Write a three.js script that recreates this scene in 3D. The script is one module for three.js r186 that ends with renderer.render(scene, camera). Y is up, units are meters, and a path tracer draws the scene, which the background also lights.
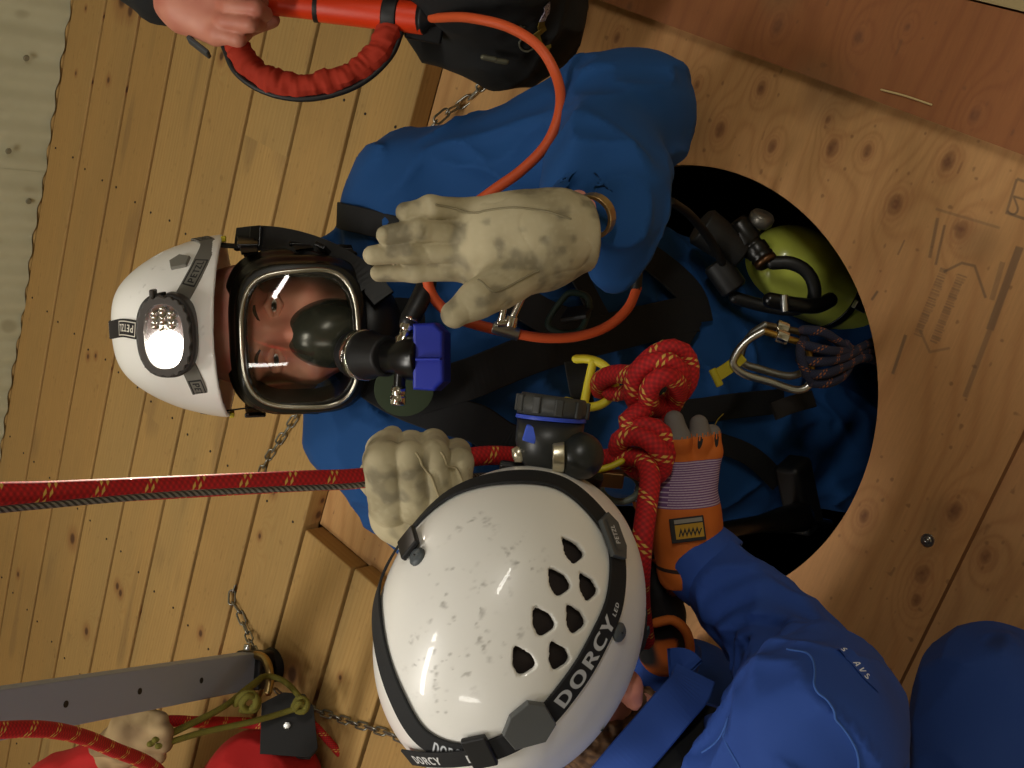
import * as THREE from 'three';
import { RoundedBoxGeometry } from 'three/addons/geometries/RoundedBoxGeometry.js';
import { mergeGeometries } from 'three/addons/utils/BufferGeometryUtils.js';
import { RectAreaLightUniformsLib } from 'three/addons/lights/RectAreaLightUniformsLib.js';

RectAreaLightUniformsLib.init();
const scene = new THREE.Scene();
scene.background = new THREE.Color(0x000000);

// ------------------------------------------------------------------ camera (turned on its side: the world's up is to the left of the picture)
const camera = new THREE.PerspectiveCamera(38.48, 4 / 3, 0.02, 40);
camera.position.set(0, 1.4, 0);
camera.up.set(0.99642, -0.05592, 0.06341);
camera.lookAt(0.00000, 0.65000, -0.66144);
const renderer = new THREE.WebGLRenderer({ antialias: true });
renderer.toneMapping = THREE.LinearToneMapping;
renderer.toneMappingExposure = 1.55;
renderer.shadowMap.enabled = true;

// ------------------------------------------------------------------ lights of the shed: three ceiling battens (their fittings are built below)
const CEIL = 2.72;
const YAW = THREE.MathUtils.degToRad(29.04);          // the deck boards and the walls stand turned by this angle
const battens = [
  { at: [-1.25, -1.05], len: 1.5, power: 27 },
  { at: [-1.45, 1.0], len: 1.5, power: 12, turn: Math.PI / 2 },
  { at: [1.95, 0.1], len: 1.5, power: 21 },
];
const LIGHT = new THREE.Color(1.0, 0.955, 0.87);
const deckPoint = (d, y, n) => new THREE.Vector3(d * Math.cos(YAW) - n * Math.sin(YAW), y, d * Math.sin(YAW) + n * Math.cos(YAW));
for (const b of battens) {
  const l = new THREE.RectAreaLight(LIGHT, b.power, b.len, 0.16);
  const p = deckPoint(b.at[0], CEIL - 0.125, b.at[1]);
  l.position.copy(p);
  l.lookAt(p.x, p.y - 1, p.z);
  l.rotateZ(-YAW - (b.turn ?? 0));
  scene.add(l);
}

// ------------------------------------------------------------------ helpers
const V = (a) => new THREE.Vector3(a[0], a[1], a[2]);
let seed = 7;
const rnd = () => { seed = (seed * 1664525 + 1013904223) >>> 0; return seed / 4294967296; };
const hash3 = (x, y, z) => { let h = (x * 374761393 + y * 668265263 + z * 2147483647) | 0; h = Math.imul(h ^ (h >>> 13), 1274126177); h ^= h >>> 16; return (h >>> 0) / 4294967296; };
const sm = (t) => t * t * (3 - 2 * t);
function noise3(x, y, z) {
  const xi = Math.floor(x), yi = Math.floor(y), zi = Math.floor(z), u = sm(x - xi), v = sm(y - yi), w = sm(z - zi);
  const l = (a, b, t) => a + (b - a) * t;
  return l(l(l(hash3(xi, yi, zi), hash3(xi + 1, yi, zi), u), l(hash3(xi, yi + 1, zi), hash3(xi + 1, yi + 1, zi), u), v),
    l(l(hash3(xi, yi, zi + 1), hash3(xi + 1, yi, zi + 1), u), l(hash3(xi, yi + 1, zi + 1), hash3(xi + 1, yi + 1, zi + 1), u), v), w) * 2 - 1;
}
const noise2 = (x, y) => noise3(x, y, 3.7);
const clamp = (x, a = 0, b = 1) => Math.min(b, Math.max(a, x));
const step = (a, b, x) => sm(clamp((x - a) / (b - a)));

const used = {}, LOCAL = new Set();
function numbered(name) { const n = used[name] = (used[name] ?? -1) + 1; return n ? `${name}_${String(n).padStart(3, '0')}` : name; }
// a top-level thing: a Group standing at `base`; parts are given in world coordinates unless the group is turned
function thing(name, label, category, base = [0, 0, 0], group) {
  const o = new THREE.Group(); o.name = numbered(name); o.position.set(...base); scene.add(o);
  o.userData = { label, category }; if (group) o.userData.group = group;
  return o;
}
function turned(name, label, category, pos, fwd, up, group) {
  const o = thing(name, label, category, pos, group);
  const f = V(fwd).normalize(), u = V(up), x = u.clone().cross(f).normalize(); u.copy(f).cross(x).normalize();
  o.quaternion.setFromRotationMatrix(new THREE.Matrix4().makeBasis(x, u, f));
  LOCAL.add(o);
  return o;
}
function part(parent, name, geo, material, label) {
  const g = Array.isArray(geo) ? mergeAll(geo) : geo;
  let root = parent; while (root.parent && root.parent !== scene) root = root.parent;
  if (!LOCAL.has(root)) g.translate(-root.position.x, -root.position.y, -root.position.z);
  const m = new THREE.Mesh(g, material); m.name = name; parent.add(m);
  if (label) m.userData.label = label;
  return m;
}
function mergeAll(list) {
  const gs = list.map((g) => { const q = g.index ? g.toNonIndexed() : g; for (const k of Object.keys(q.attributes)) if (!['position', 'normal', 'uv'].includes(k)) q.deleteAttribute(k); if (!q.attributes.uv) q.setAttribute('uv', new THREE.BufferAttribute(new Float32Array(q.attributes.position.count * 2), 2)); return q; });
  return gs.length === 1 ? gs[0] : mergeGeometries(gs);
}
const mat = (color, roughness = 0.8, extra = {}) => new THREE.MeshStandardMaterial({ color, roughness, ...extra });
const phys = (color, roughness = 0.8, extra = {}) => new THREE.MeshPhysicalMaterial({ color, roughness, ...extra });

function box(w, h, d, r = 0.003, seg = 2) { return new RoundedBoxGeometry(w, h, d, seg, Math.min(r, w / 2.01, h / 2.01, d / 2.01)); }
// place a geometry made around the origin (its y axis along b - a) so that it runs from a to b
function along(g, a, b, roll = 0) {
  const A = V(a), B = V(b), dir = B.clone().sub(A);
  const q = new THREE.Quaternion().setFromUnitVectors(new THREE.Vector3(0, 1, 0), dir.clone().normalize());
  if (roll) g.rotateY(roll);
  g.applyQuaternion(q); const c = A.add(B).multiplyScalar(0.5); g.translate(c.x, c.y, c.z);
  return g;
}
function rod(a, b, ra, rb = ra, seg = 16) {     // a bar with softened ends
  const L = V(a).distanceTo(V(b)), e = Math.min(ra, rb, L / 2) * 0.18;
  const pts = [[0, -L / 2], [ra - e, -L / 2], [ra, -L / 2 + e], [rb, L / 2 - e], [rb - e, L / 2], [0, L / 2]].map((p) => new THREE.Vector2(Math.max(p[0], 1e-5), p[1]));
  return along(new THREE.LatheGeometry(pts, seg), a, b);
}
function turnedRod(a, b, profile, seg = 20) {   // lathe along a-b; profile = [radius, t 0..1] pairs
  const L = V(a).distanceTo(V(b));
  return along(new THREE.LatheGeometry(profile.map(([r, t]) => new THREE.Vector2(Math.max(r, 1e-5), (t - 0.5) * L)), seg), a, b);
}
function tube(pts, r, { seg, radial = 10, closed = false, tension = 0.5, uvLen = 1 } = {}) {
  const c = new THREE.CatmullRomCurve3(pts.map(V), closed, 'centripetal', tension);
  const L = c.getLength(), n = seg ?? Math.max(6, Math.min(900, Math.round(L / (r * 0.9))));
  const g = new THREE.TubeGeometry(c, n, r, radial, closed);
  const uv = g.attributes.uv; for (let i = 0; i < uv.count; i++) uv.setX(i, uv.getX(i) * L / uvLen);
  if (!closed) {
    const caps = [0, 1].map((t) => { const s = new THREE.SphereGeometry(r * 0.98, radial, 6); const p = c.getPoint(t); s.translate(p.x, p.y, p.z); return s; });
    return mergeAll([g, ...caps]);
  }
  return g;
}
// flat webbing: points with outward normals, swept with a rounded rectangular section
function webbing(pts, normalAt, width, thick, { n = 60, closed = false, lift = 0 } = {}) {
  const c = new THREE.CatmullRomCurve3(pts.map(V), closed, 'centripetal');
  const L = c.getLength(), pos = [], uv = [], idx = [];
  const prof = [[-0.5, -0.5], [-0.5, 0.2], [-0.47, 0.5], [0.47, 0.5], [0.5, 0.2], [0.5, -0.5]], m = prof.length;
  const U = [1, 1, 0.98, 0.02, 0, 0];
  for (let i = 0; i <= n; i++) {
    const t = closed ? (i % n) / n : i / n, p = c.getPointAt(t), tg = c.getTangentAt(t), N = normalAt(p, t).clone();
    N.addScaledVector(tg, -N.dot(tg)).normalize();
    const S = tg.clone().cross(N).normalize();
    for (let j = 0; j < m; j++) {
      const q = p.clone().addScaledVector(S, prof[j][0] * width).addScaledVector(N, (prof[j][1] + 0.5) * thick + lift);
      pos.push(q.x, q.y, q.z); uv.push(i / n * L, U[j]);
    }
  }
  for (let i = 0; i < n; i++) for (let j = 0; j < m; j++) { const a = i * m + j, b = i * m + (j + 1) % m, e = a + m, f = b + m; idx.push(a, b, e, b, f, e); }
  const g = new THREE.BufferGeometry();
  g.setAttribute('position', new THREE.Float32BufferAttribute(pos, 3)); g.setAttribute('uv', new THREE.Float32BufferAttribute(uv, 2));
  g.setIndex(idx); const h = g.toNonIndexed(); h.computeVertexNormals(); return h;
}
// ------------------------------------------------------------------ distance fields and their surface
function capsules(list, k) {                       // list of [a, b, ra, rb]; smoothly joined tapered capsules
  const P = list.map(([a, b, ra, rb]) => { const d = [b[0] - a[0], b[1] - a[1], b[2] - a[2]]; return [a[0], a[1], a[2], d[0], d[1], d[2], 1 / Math.max(1e-9, d[0] * d[0] + d[1] * d[1] + d[2] * d[2]), ra, (rb ?? ra) - ra]; });
  return (x, y, z) => {
    let d = 1e9;
    for (let i = 0; i < P.length; i++) {
      const p = P[i], ux = x - p[0], uy = y - p[1], uz = z - p[2];
      let h = (ux * p[3] + uy * p[4] + uz * p[5]) * p[6]; h = h < 0 ? 0 : h > 1 ? 1 : h;
      const ex = ux - p[3] * h, ey = uy - p[4] * h, ez = uz - p[5] * h;
      const e = Math.sqrt(ex * ex + ey * ey + ez * ez) - p[7] - p[8] * h;
      if (d > 1e8) d = e; else { const q = k - Math.abs(d - e); d = Math.min(d, e) - (q > 0 ? q * q * 0.25 / k : 0); }
    }
    return d;
  };
}
const ell = (x, y, z, c, r) => { const a = (x - c[0]) / r[0], b = (y - c[1]) / r[1], e = (z - c[2]) / r[2]; const k0 = Math.hypot(a, b, e), k1 = Math.hypot(a / r[0], b / r[1], e / r[2]); return k1 < 1e-9 ? -Math.min(...r) : k0 * (k0 - 1) / k1; };
const smin = (a, b, k) => { const q = k - Math.abs(a - b); return Math.min(a, b) - (q > 0 ? q * q * 0.25 / k : 0); };
const smax = (a, b, k) => -smin(-a, -b, k);
function surface(f, lo, hi, c, { uv, color, margin = 0.01 } = {}) {
  const nx = Math.ceil((hi[0] - lo[0]) / c) + 1, ny = Math.ceil((hi[1] - lo[1]) / c) + 1, nz = Math.ceil((hi[2] - lo[2]) / c) + 1;
  const val = new Float32Array(nx * ny * nz), B = 6, at = (i, j, k) => (k * ny + j) * nx + i;
  const reach = c * (B / 2 + 0.5) * 1.75 + margin;
  for (let k0 = 0; k0 < nz; k0 += B) for (let j0 = 0; j0 < ny; j0 += B) for (let i0 = 0; i0 < nx; i0 += B) {
    const d = f(lo[0] + (i0 + B / 2) * c, lo[1] + (j0 + B / 2) * c, lo[2] + (k0 + B / 2) * c), far = Math.abs(d) > reach;
    for (let k = k0; k < Math.min(nz, k0 + B); k++) for (let j = j0; j < Math.min(ny, j0 + B); j++) for (let i = i0; i < Math.min(nx, i0 + B); i++)
      val[at(i, j, k)] = far ? d : f(lo[0] + i * c, lo[1] + j * c, lo[2] + k * c);
  }
  const id = new Int32Array(nx * ny * nz).fill(-1), pos = [], idx = [];
  for (let k = 0; k < nz - 1; k++) for (let j = 0; j < ny - 1; j++) for (let i = 0; i < nx - 1; i++) {
    let s = 0, n = 0, sx = 0, sy = 0, sz = 0; const v = [];
    for (let e = 0; e < 8; e++) { const q = val[at(i + (e & 1), j + (e >> 1 & 1), k + (e >> 2))]; v.push(q); if (q < 0) s |= 1 << e; }
    if (s === 0 || s === 255) continue;
    for (let a = 0; a < 3; a++) for (let e = 0; e < 8; e++) {
      if (e >> a & 1) continue; const g = e | 1 << a;
      if ((v[e] < 0) === (v[g] < 0)) continue;
      const t = v[e] / (v[e] - v[g]);
      sx += (e & 1) + (a === 0 ? t : 0); sy += (e >> 1 & 1) + (a === 1 ? t : 0); sz += (e >> 2) + (a === 2 ? t : 0); n++;
    }
    id[at(i, j, k)] = pos.length / 3; pos.push(lo[0] + (i + sx / n) * c, lo[1] + (j + sy / n) * c, lo[2] + (k + sz / n) * c);
  }
  const quad = (a, b, d, e, flip) => { if (a < 0 || b < 0 || d < 0 || e < 0) return; flip ? idx.push(a, d, b, b, d, e) : idx.push(a, b, d, b, e, d); };
  for (let k = 1; k < nz - 1; k++) for (let j = 1; j < ny - 1; j++) for (let i = 1; i < nx - 1; i++) {
    const s = val[at(i, j, k)] < 0;
    if (s !== val[at(i + 1, j, k)] < 0) quad(id[at(i, j - 1, k - 1)], id[at(i, j, k - 1)], id[at(i, j - 1, k)], id[at(i, j, k)], !s);
    if (s !== val[at(i, j + 1, k)] < 0) quad(id[at(i - 1, j, k - 1)], id[at(i - 1, j, k)], id[at(i, j, k - 1)], id[at(i, j, k)], !s);
    if (s !== val[at(i, j, k + 1)] < 0) quad(id[at(i - 1, j - 1, k)], id[at(i, j - 1, k)], id[at(i - 1, j, k)], id[at(i, j, k)], !s);
  }
  const nv = pos.length / 3, nor = new Float32Array(nv * 3), h = c * 0.5, UV = new Float32Array(nv * 2), col = color ? new Float32Array(nv * 3) : null;
  for (let i = 0; i < nv; i++) {
    const x = pos[i * 3], y = pos[i * 3 + 1], z = pos[i * 3 + 2];
    const gx = f(x + h, y, z) - f(x - h, y, z), gy = f(x, y + h, z) - f(x, y - h, z), gz = f(x, y, z + h) - f(x, y, z - h), l = Math.hypot(gx, gy, gz) || 1;
    nor[i * 3] = gx / l; nor[i * 3 + 1] = gy / l; nor[i * 3 + 2] = gz / l;
    const t = uv ? uv(x, y, z) : [x * 2 + z, y * 2 - z]; UV[i * 2] = t[0]; UV[i * 2 + 1] = t[1];
    if (col) { const q = color(x, y, z); col[i * 3] = q[0]; col[i * 3 + 1] = q[1]; col[i * 3 + 2] = q[2]; }
  }
  const g = new THREE.BufferGeometry();
  g.setAttribute('position', new THREE.Float32BufferAttribute(pos, 3)); g.setAttribute('normal', new THREE.BufferAttribute(nor, 3)); g.setAttribute('uv', new THREE.BufferAttribute(UV, 2));
  if (col) g.setAttribute('color', new THREE.BufferAttribute(col, 3));
  g.setIndex(idx); return g;
}
function bounds(list, pad) { const lo = [1e9, 1e9, 1e9], hi = [-1e9, -1e9, -1e9]; for (const [a, b, ra, rb] of list) for (let i = 0; i < 3; i++) { lo[i] = Math.min(lo[i], a[i] - ra - pad, b[i] - (rb ?? ra) - pad); hi[i] = Math.max(hi[i], a[i] + ra + pad, b[i] + (rb ?? ra) + pad); } return [lo, hi]; }
// folds of cloth: crossing ridged noise, deeper where the garment bunches
function folds(scale, depth) {
  return (x, y, z) => {
    const wx = noise3(x * 5 + 11, y * 5, z * 5) * 0.06, wy = noise3(x * 5, y * 5 + 7, z * 5) * 0.06;
    const a = 1 - Math.abs(noise3((x + wx) * scale, (y + wy) * scale * 0.55, z * scale * 0.8));
    const b = 1 - Math.abs(noise3((x + z) * scale * 0.7 + 31, (y + wx) * scale * 1.3, (z - x) * scale * 0.5));
    return (a * a * a + 0.8 * b * b * b - 0.7) * depth + noise3(x * 6, y * 6, z * 6) * depth * 0.6;
  };
}
const normalOf = (f, h = 0.002) => (p) => new THREE.Vector3(f(p.x + h, p.y, p.z) - f(p.x - h, p.y, p.z), f(p.x, p.y + h, p.z) - f(p.x, p.y - h, p.z), f(p.x, p.y, p.z + h) - f(p.x, p.y, p.z - h)).normalize();
function onto(f, p, off = 0) { const q = V(p), N = normalOf(f); for (let i = 0; i < 12; i++) q.addScaledVector(N(q), -(f(q.x, q.y, q.z) - off) * 0.9); return [q.x, q.y, q.z]; }
function drape(f, pts, off = 0.002, per = 8) {   // a line laid on a surface
  const c = new THREE.CatmullRomCurve3(pts.map(V), false, 'centripetal'), out = [];
  const n = per * (pts.length - 1); for (let i = 0; i <= n; i++) out.push(onto(f, c.getPoint(i / n).toArray(), off));
  return out;
}
// ------------------------------------------------------------------ textures
function dataTex(w, h, fn, srgb = true) {
  const d = new Uint8Array(w * h * 4);
  for (let y = 0; y < h; y++) for (let x = 0; x < w; x++) { const c = fn(x, y), o = (y * w + x) * 4; d[o] = clamp(c[0], 0, 255); d[o + 1] = clamp(c[1], 0, 255); d[o + 2] = clamp(c[2], 0, 255); d[o + 3] = 255; }
  const t = new THREE.DataTexture(d, w, h); t.wrapS = t.wrapT = THREE.RepeatWrapping; t.magFilter = t.minFilter = THREE.LinearFilter; if (srgb) t.colorSpace = THREE.SRGBColorSpace; t.needsUpdate = true; return t;
}
function canvasTex(w, h, draw) { const c = document.createElement('canvas'); c.width = w; c.height = h; draw(c.getContext('2d'), w, h); const t = new THREE.CanvasTexture(c); t.colorSpace = THREE.SRGBColorSpace; t.wrapS = t.wrapT = THREE.RepeatWrapping; return t; }
const mix = (a, b, t) => [a[0] + (b[0] - a[0]) * t, a[1] + (b[1] - a[1]) * t, a[2] + (b[2] - a[2]) * t];

// sawn pine: eight boards of 4 m x 0.16 m side by side in one picture
const PINE_W = 2048, PINE_H = 1024;
const pineKnots = []; for (let s = 0; s < 8; s++) for (let i = 0; i < 6; i++) pineKnots.push({ s, u: rnd() * 4, v: (0.15 + rnd() * 0.7) * 0.16, r: 0.003 + rnd() * rnd() * 0.012, big: rnd() > 0.72 });
const pineTex = dataTex(PINE_W, PINE_H, (px, py) => {
  const u = px / PINE_W * 4, s = Math.floor(py / 128), v = (py % 128) / 128 * 0.16;
  let g = v * 95 + noise2(u * 0.9 + s * 17, v * 9 + s * 5) * 1.7 + noise2(u * 3 + s * 7, v * 30) * 0.35, dark = 0, ring = 0;
  for (const k of pineKnots) if (k.s === s) {
    const du = (u - k.u) * 0.42, dv = v - k.v, q = Math.hypot(du, dv);
    if (k.big) g += 6 * Math.exp(-q * q / 0.0007);
    const e = Math.hypot((u - k.u) * 0.75, dv);
    dark = Math.max(dark, step(k.r * 1.5, k.r * 0.6, e)); ring = Math.max(ring, step(k.r * 4, k.r, e) * 0.4);
  }
  const tone = hash3(s, 5, 1), line = Math.pow(0.5 + 0.5 * Math.sin(g * 6.283), 2.2);
  const fibre = noise2(u * 14 + s, v * 900) * 0.5 + noise2(u * 45, v * 1500 + s) * 0.5;
  let c = mix([186, 150, 90], [172, 134, 76], tone);
  c = mix(c, [166, 120, 66], line * 0.30);
  c = mix(c, [140, 120, 78], clamp(noise2(u * 2.2 + s * 3, v * 14 + 4) * 0.5 + 0.1) * 0.5);
  const smudge = step(0.42, 0.8, noise2(u * 5 + s * 11, v * 26 + s)); c = mix(c, [120, 94, 60], smudge * 0.32);
  const speck = step(0.62, 0.8, noise2(u * 60 + s * 31, v * 160)); c = mix(c, [110, 78, 44], speck * 0.22);
  c = mix(c, [128, 78, 40], ring); c = mix(c, [74, 44, 24], dark * 0.8);
  const f = 1 + fibre * 0.07; return [c[0] * f, c[1] * f, c[2] * f];
});
// rotary-cut plywood face; u, v in metres over a 1.6 m square (deck coordinates shifted by U0, V0)
const U0 = 1.2, V0 = 1.45;
const PLY = 1536, plyKnots = [[-0.0212, -0.8208], [-0.0318, -0.7077], [-0.0892, -0.7725], [-0.0651, -0.6867], [-0.0541, -0.6386], [-0.0918, -0.8611], [-0.0336, -0.5333], [-0.1044, -0.5752], [-0.1049, -0.4837], [-0.0165, -1.0902], [-0.0437, -0.9236], [-0.4943, -0.447], [-0.4292, -0.3468], [-0.5242, -0.3486], [-0.5595, -0.3413], [-0.7936, -0.5931], [-0.8743, -0.5772]];
const plySize = [7, 4, 7, 9, 6, 8, 9, 10, 8, 6, 5, 7, 9, 9, 6, 7, 6];
function plyFace(u, v, knots, base, late, red) {
  let g = v * 26 + noise2(u * 1.6 + 3, v * 5) * 2.6 + noise2(u * 5, v * 14 + 9) * 0.8, dark = 0, halo = 0;
  for (let i = 0; i < knots.length; i++) {
    const k = knots[i], du = u - k[0], dv = v - k[1]; if (Math.abs(du) > 0.22 || Math.abs(dv) > 0.15) continue;
    const r = (plySize[i % plySize.length]) * 0.0009, q = Math.hypot(du * 0.6, dv), e = Math.hypot(du * 0.66, dv) * (1 + noise2(u * 90, v * 90) * 0.12);
    g += 2.6 * Math.exp(-q * q / (r * r * 14)); dark = Math.max(dark, step(r * 1.5, r * 0.25, e) * (0.8 + 0.3 * noise2(u * 260, v * 260))); halo = Math.max(halo, step(r * 3.4, r, e) * (0.3 + 0.2 * Math.sin(e / r * 9)));
  }
  const line = Math.pow(0.5 + 0.5 * Math.sin(g * 6.283), 3), fine = noise2(u * 30, v * 700) * 0.6 + noise2(u * 120 + 5, v * 900) * 0.4;
  let c = mix(base, late, line * 0.30 + 0.18 * noise2(u * 3 + 8, v * 7));
  c = mix(c, red, clamp(0.45 * (noise2(u * 2.1 + 40, v * 2.6) + 0.25)));
  c = mix(c, [126, 92, 56], 0.5 * step(0.35, 0.85, noise2(u * 9 + 2, v * 11)));
  const speck = step(0.66, 0.82, noise2(u * 95, v * 120)); c = mix(c, [104, 70, 44], speck * 0.4);
  c = mix(c, [160, 104, 62], halo * 0.8); c = mix(c, [104, 64, 38], clamp(dark) * 0.75);
  const f = 1 + fine * 0.05; return [c[0] * f, c[1] * f, c[2] * f];
}
const plyTex = canvasTex(PLY, PLY, (ctx, w, h) => {
  const im = ctx.createImageData(w, h);
  for (let y = 0; y < h; y++) for (let x = 0; x < w; x++) {
    const c = plyFace(x / w * 1.6 - U0, (h - 1 - y) / h * 1.6 - V0, plyKnots, [196, 150, 94], [158, 108, 60], [176, 102, 60]), o = (y * w + x) * 4;
    im.data[o] = c[0]; im.data[o + 1] = c[1]; im.data[o + 2] = c[2]; im.data[o + 3] = 255;
  }
  ctx.putImageData(im, 0, 0);
  // the mill's grey ink stamp, worn: a box with a figure, ruled lines and rows of small print
  const P = ([d, n]) => [(d + U0) / 1.6 * w, h - (n + V0) / 1.6 * h];
  const poly = (pts, lw, a) => { ctx.strokeStyle = `rgba(70,58,50,${a})`; ctx.lineWidth = lw; ctx.beginPath(); pts.forEach((q, i) => ctx[i ? 'lineTo' : 'moveTo'](...P(q))); ctx.stroke(); };
  poly([[-0.106, -0.5047], [-0.1555, -0.4947]], 3, 0.4); poly([[-0.101, -0.5165], [-0.1502, -0.5054]], 4, 0.35); poly([[-0.2513, -0.4937], [-0.3044, -0.4887]], 4, 0.45);
  poly([[-0.0994, -0.4102], [-0.2038, -0.4009]], 9, 0.42); poly([[-0.2038, -0.4009], [-0.2918, -0.394]], 6, 0.3); poly([[-0.1228, -0.4209], [-0.1695, -0.4138]], 6, 0.25);
  poly([[-0.1598, -0.4819], [-0.1415, -0.4658], [-0.1392, -0.4497], [-0.17, -0.4214]], 3, 0.4); poly([[-0.2382, -0.4798], [-0.2586, -0.4567], [-0.2437, -0.4359]], 3, 0.25);
  poly([[-0.1408, -0.5447], [-0.1615, -0.5454]], 2, 0.35); poly([[-0.2276, -0.5539], [-0.2138, -0.5511]], 3, 0.5); poly([[-0.0916, -0.5235], [-0.0867, -0.4411]], 3, 0.22);
  poly([[-0.0268, -0.4469], [-0.0675, -0.441], [-0.0668, -0.4004], [-0.0268, -0.4065], [-0.0268, -0.4469]], 3, 0.42);
  const a = P([-0.1508, -0.459]), b = P([-0.2281, -0.4566]), ang = Math.atan2(b[1] - a[1], b[0] - a[0]);
  for (let r = 0; r < 2; r++) for (let i = 0; i < 26; i++) { ctx.save(); ctx.translate(a[0], a[1]); ctx.rotate(ang); ctx.fillStyle = `rgba(70,58,50,${0.16 + 0.2 * rnd()})`; ctx.fillRect(i * 3.4 + 4, -r * 22 - 6, 1.6 + rnd() * 1.6, 9 + rnd() * 3); ctx.restore(); }
  const m = P([-0.0517, -0.4356]); ctx.save(); ctx.translate(m[0], m[1]); ctx.rotate(ang + Math.PI / 2); ctx.fillStyle = 'rgba(70,58,50,0.5)'; ctx.font = '30px sans-serif'; ctx.fillText('2', -8, 6); ctx.restore();
});
plyTex.repeat.set(1 / 1.6, 1 / 1.6); plyTex.offset.set(U0 / 1.6, V0 / 1.6);
const redKnots = [[0.0759, -0.6821], [0.1028, -0.6238], [0.0265, -0.4999], [0.0625, -0.8012], [0.0314, -1.0532], [-0.7177, -0.3384], [-0.3782, -0.3617], [-0.4694, -0.2938]];
const redTex = dataTex(1024, 1024, (x, y) => plyFace(x / 640 - U0, y / 640 - V0 + 0.02, redKnots, [150, 94, 50], [120, 68, 34], [138, 74, 40]));
const brownTex = dataTex(1024, 1024, (x, y) => plyFace(x / 640 - U0 + 3, y / 640 - 0.4, redKnots.slice(5).map((k) => [k[0] + 3, k[1]]), [190, 140, 90], [150, 98, 58], [166, 98, 60]));
brownTex.repeat.set(1 / 1.6, 1 / 1.6); brownTex.offset.set(U0 / 1.6, 0.4 / 1.6);
redTex.repeat.set(1 / 1.6, 1 / 1.6); redTex.offset.set(U0 / 1.6, V0 / 1.6);
const sheetTex = dataTex(512, 512, (x, y) => { const u = x / 512, v = y / 512; const n = noise2(u * 6, v * 6) * 0.5 + noise2(u * 24, v * 24) * 0.3 + noise2(u * 90, v * 90) * 0.2; let c = mix([206, 204, 176], [188, 186, 156], 0.5 + 0.5 * n); const st = step(0.55, 0.8, noise2(u * 30 + 5, v * 18)); c = mix(c, [128, 118, 90], st * 0.35); return c; });
// kernmantle rope: red braid with pairs of gold tracer yarns; u along (one repeat = 5 cm), v around
const ropeTex = (base, fleck) => dataTex(128, 64, (x, y) => {
  const u = x / 128, v = y / 64, br = Math.abs(((u * 8 + v * 8) % 1) - 0.5) + Math.abs(((u * 8 - v * 8 + 8) % 1) - 0.5);
  let c = mix(base, base.map((q) => q * 0.62), clamp(br)); const hv = ((v - u + 2) % 1) * 8;
  for (const o of [0.5, 1.5]) { const fu = (u * 8) % 1; if (Math.abs(hv - o) < 0.3 && Math.abs(fu - 0.5) < 0.3) c = fleck; }
  return c;
});
const redRopeTex = ropeTex([222, 30, 34], [222, 180, 84]);

// ------------------------------------------------------------------ the setting
const M = {
  pine: mat(0xffffff, 0.78, { map: pineTex }), pineEnd: mat(0xb08a56, 0.85), ply: mat(0xffffff, 0.7, { map: plyTex }), redPly: mat(0xffffff, 0.72, { map: redTex }), plyEdge: mat(0x8a6038, 0.85),
  sheet: mat(0xffffff, 0.55, { map: sheetTex }), darkWood: mat(0x8a6a44, 0.9), wall: mat(0xa8a48e, 0.85), ceiling: mat(0xb9b5a2, 0.85),
  steel: mat(0xc8c8c4, 0.28, { metalness: 1 }), galv: mat(0x9b9a92, 0.42, { metalness: 1 }), chrome: mat(0xe6e4dc, 0.14, { metalness: 1 }), brass: mat(0xb8924a, 0.3, { metalness: 1 }), gold: mat(0xb59a66, 0.34, { metalness: 1 }),
  black: mat(0x0d0d0e, 0.55), blackGloss: mat(0x0a0a0b, 0.28), webbing: mat(0x0b0b0d, 0.8), rubber: mat(0x0c0c0d, 0.48), darkGrey: mat(0x2b2c2c, 0.5), grey: mat(0x55595a, 0.55),
};
function setting(name, label) {
  const o = new THREE.Group(); o.name = name; o.rotation.y = -YAW; scene.add(o); LOCAL.add(o);
  o.userData = { kind: 'structure', label, category: name.split('_')[0] }; return o;
}
function slab(parent, name, x0, x1, y0, y1, z0, z1, m) { const g = new THREE.BoxGeometry(x1 - x0, y1 - y0, z1 - z0); g.translate((x0 + x1) / 2, (y0 + y1) / 2, (z0 + z1) / 2); return part(parent, name, g, m); }
const WB = -2.692, RX = 3.0, RZ = 2.0, HC = [-0.4669, -0.796], HR = 0.3275, DECK = 0.045, EDGE = -1.433, PITCH = 0.1573, OPEN = -1.083;
const floor = setting('floor', 'pine deck boards around a sunken plywood hatch with a round hole');
// deck boards, each a bevelled plank of its own
function plank(x0, x1, z0, z1, strip, shift) {
  const L = x1 - x0, w = z1 - z0, g = box(L, DECK, w, 0.004, 2), p = g.attributes.position, n = g.attributes.normal, uv = g.attributes.uv;
  for (let i = 0; i < p.count; i++) {
    const a = p.getX(i) + L / 2 + shift, top = Math.abs(n.getY(i)) > 0.5, b = top ? p.getZ(i) + w / 2 : p.getY(i) + 0.05;
    uv.setXY(i, a / 4, (strip + 0.04 + clamp(b / w) * 0.92) / 8);
  }
  g.translate((x0 + x1) / 2, DECK / 2, (z0 + z1) / 2);
  return part(floor, 'plank', g, M.pine);
}
for (let k = -1; k < 9; k++) {
  const z0 = EDGE - PITCH * (k + 1) + 0.005, z1 = EDGE - PITCH * k - 0.005;
  if (k < 0) continue;
  plank(-RX, RX, Math.max(z0, WB - 0.05), z1, (k * 3 + 1) % 8, k * 0.71);
}
for (let k = 0; k < 20; k++) { const z0 = EDGE + PITCH * k + 0.005; plank(-RX, OPEN - (k === 0 ? 0 : k % 2 ? -0.006 : 0.004), z0, z0 + PITCH - 0.01, (k * 5 + 2) % 8, k * 0.53 + 0.4); }
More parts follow.
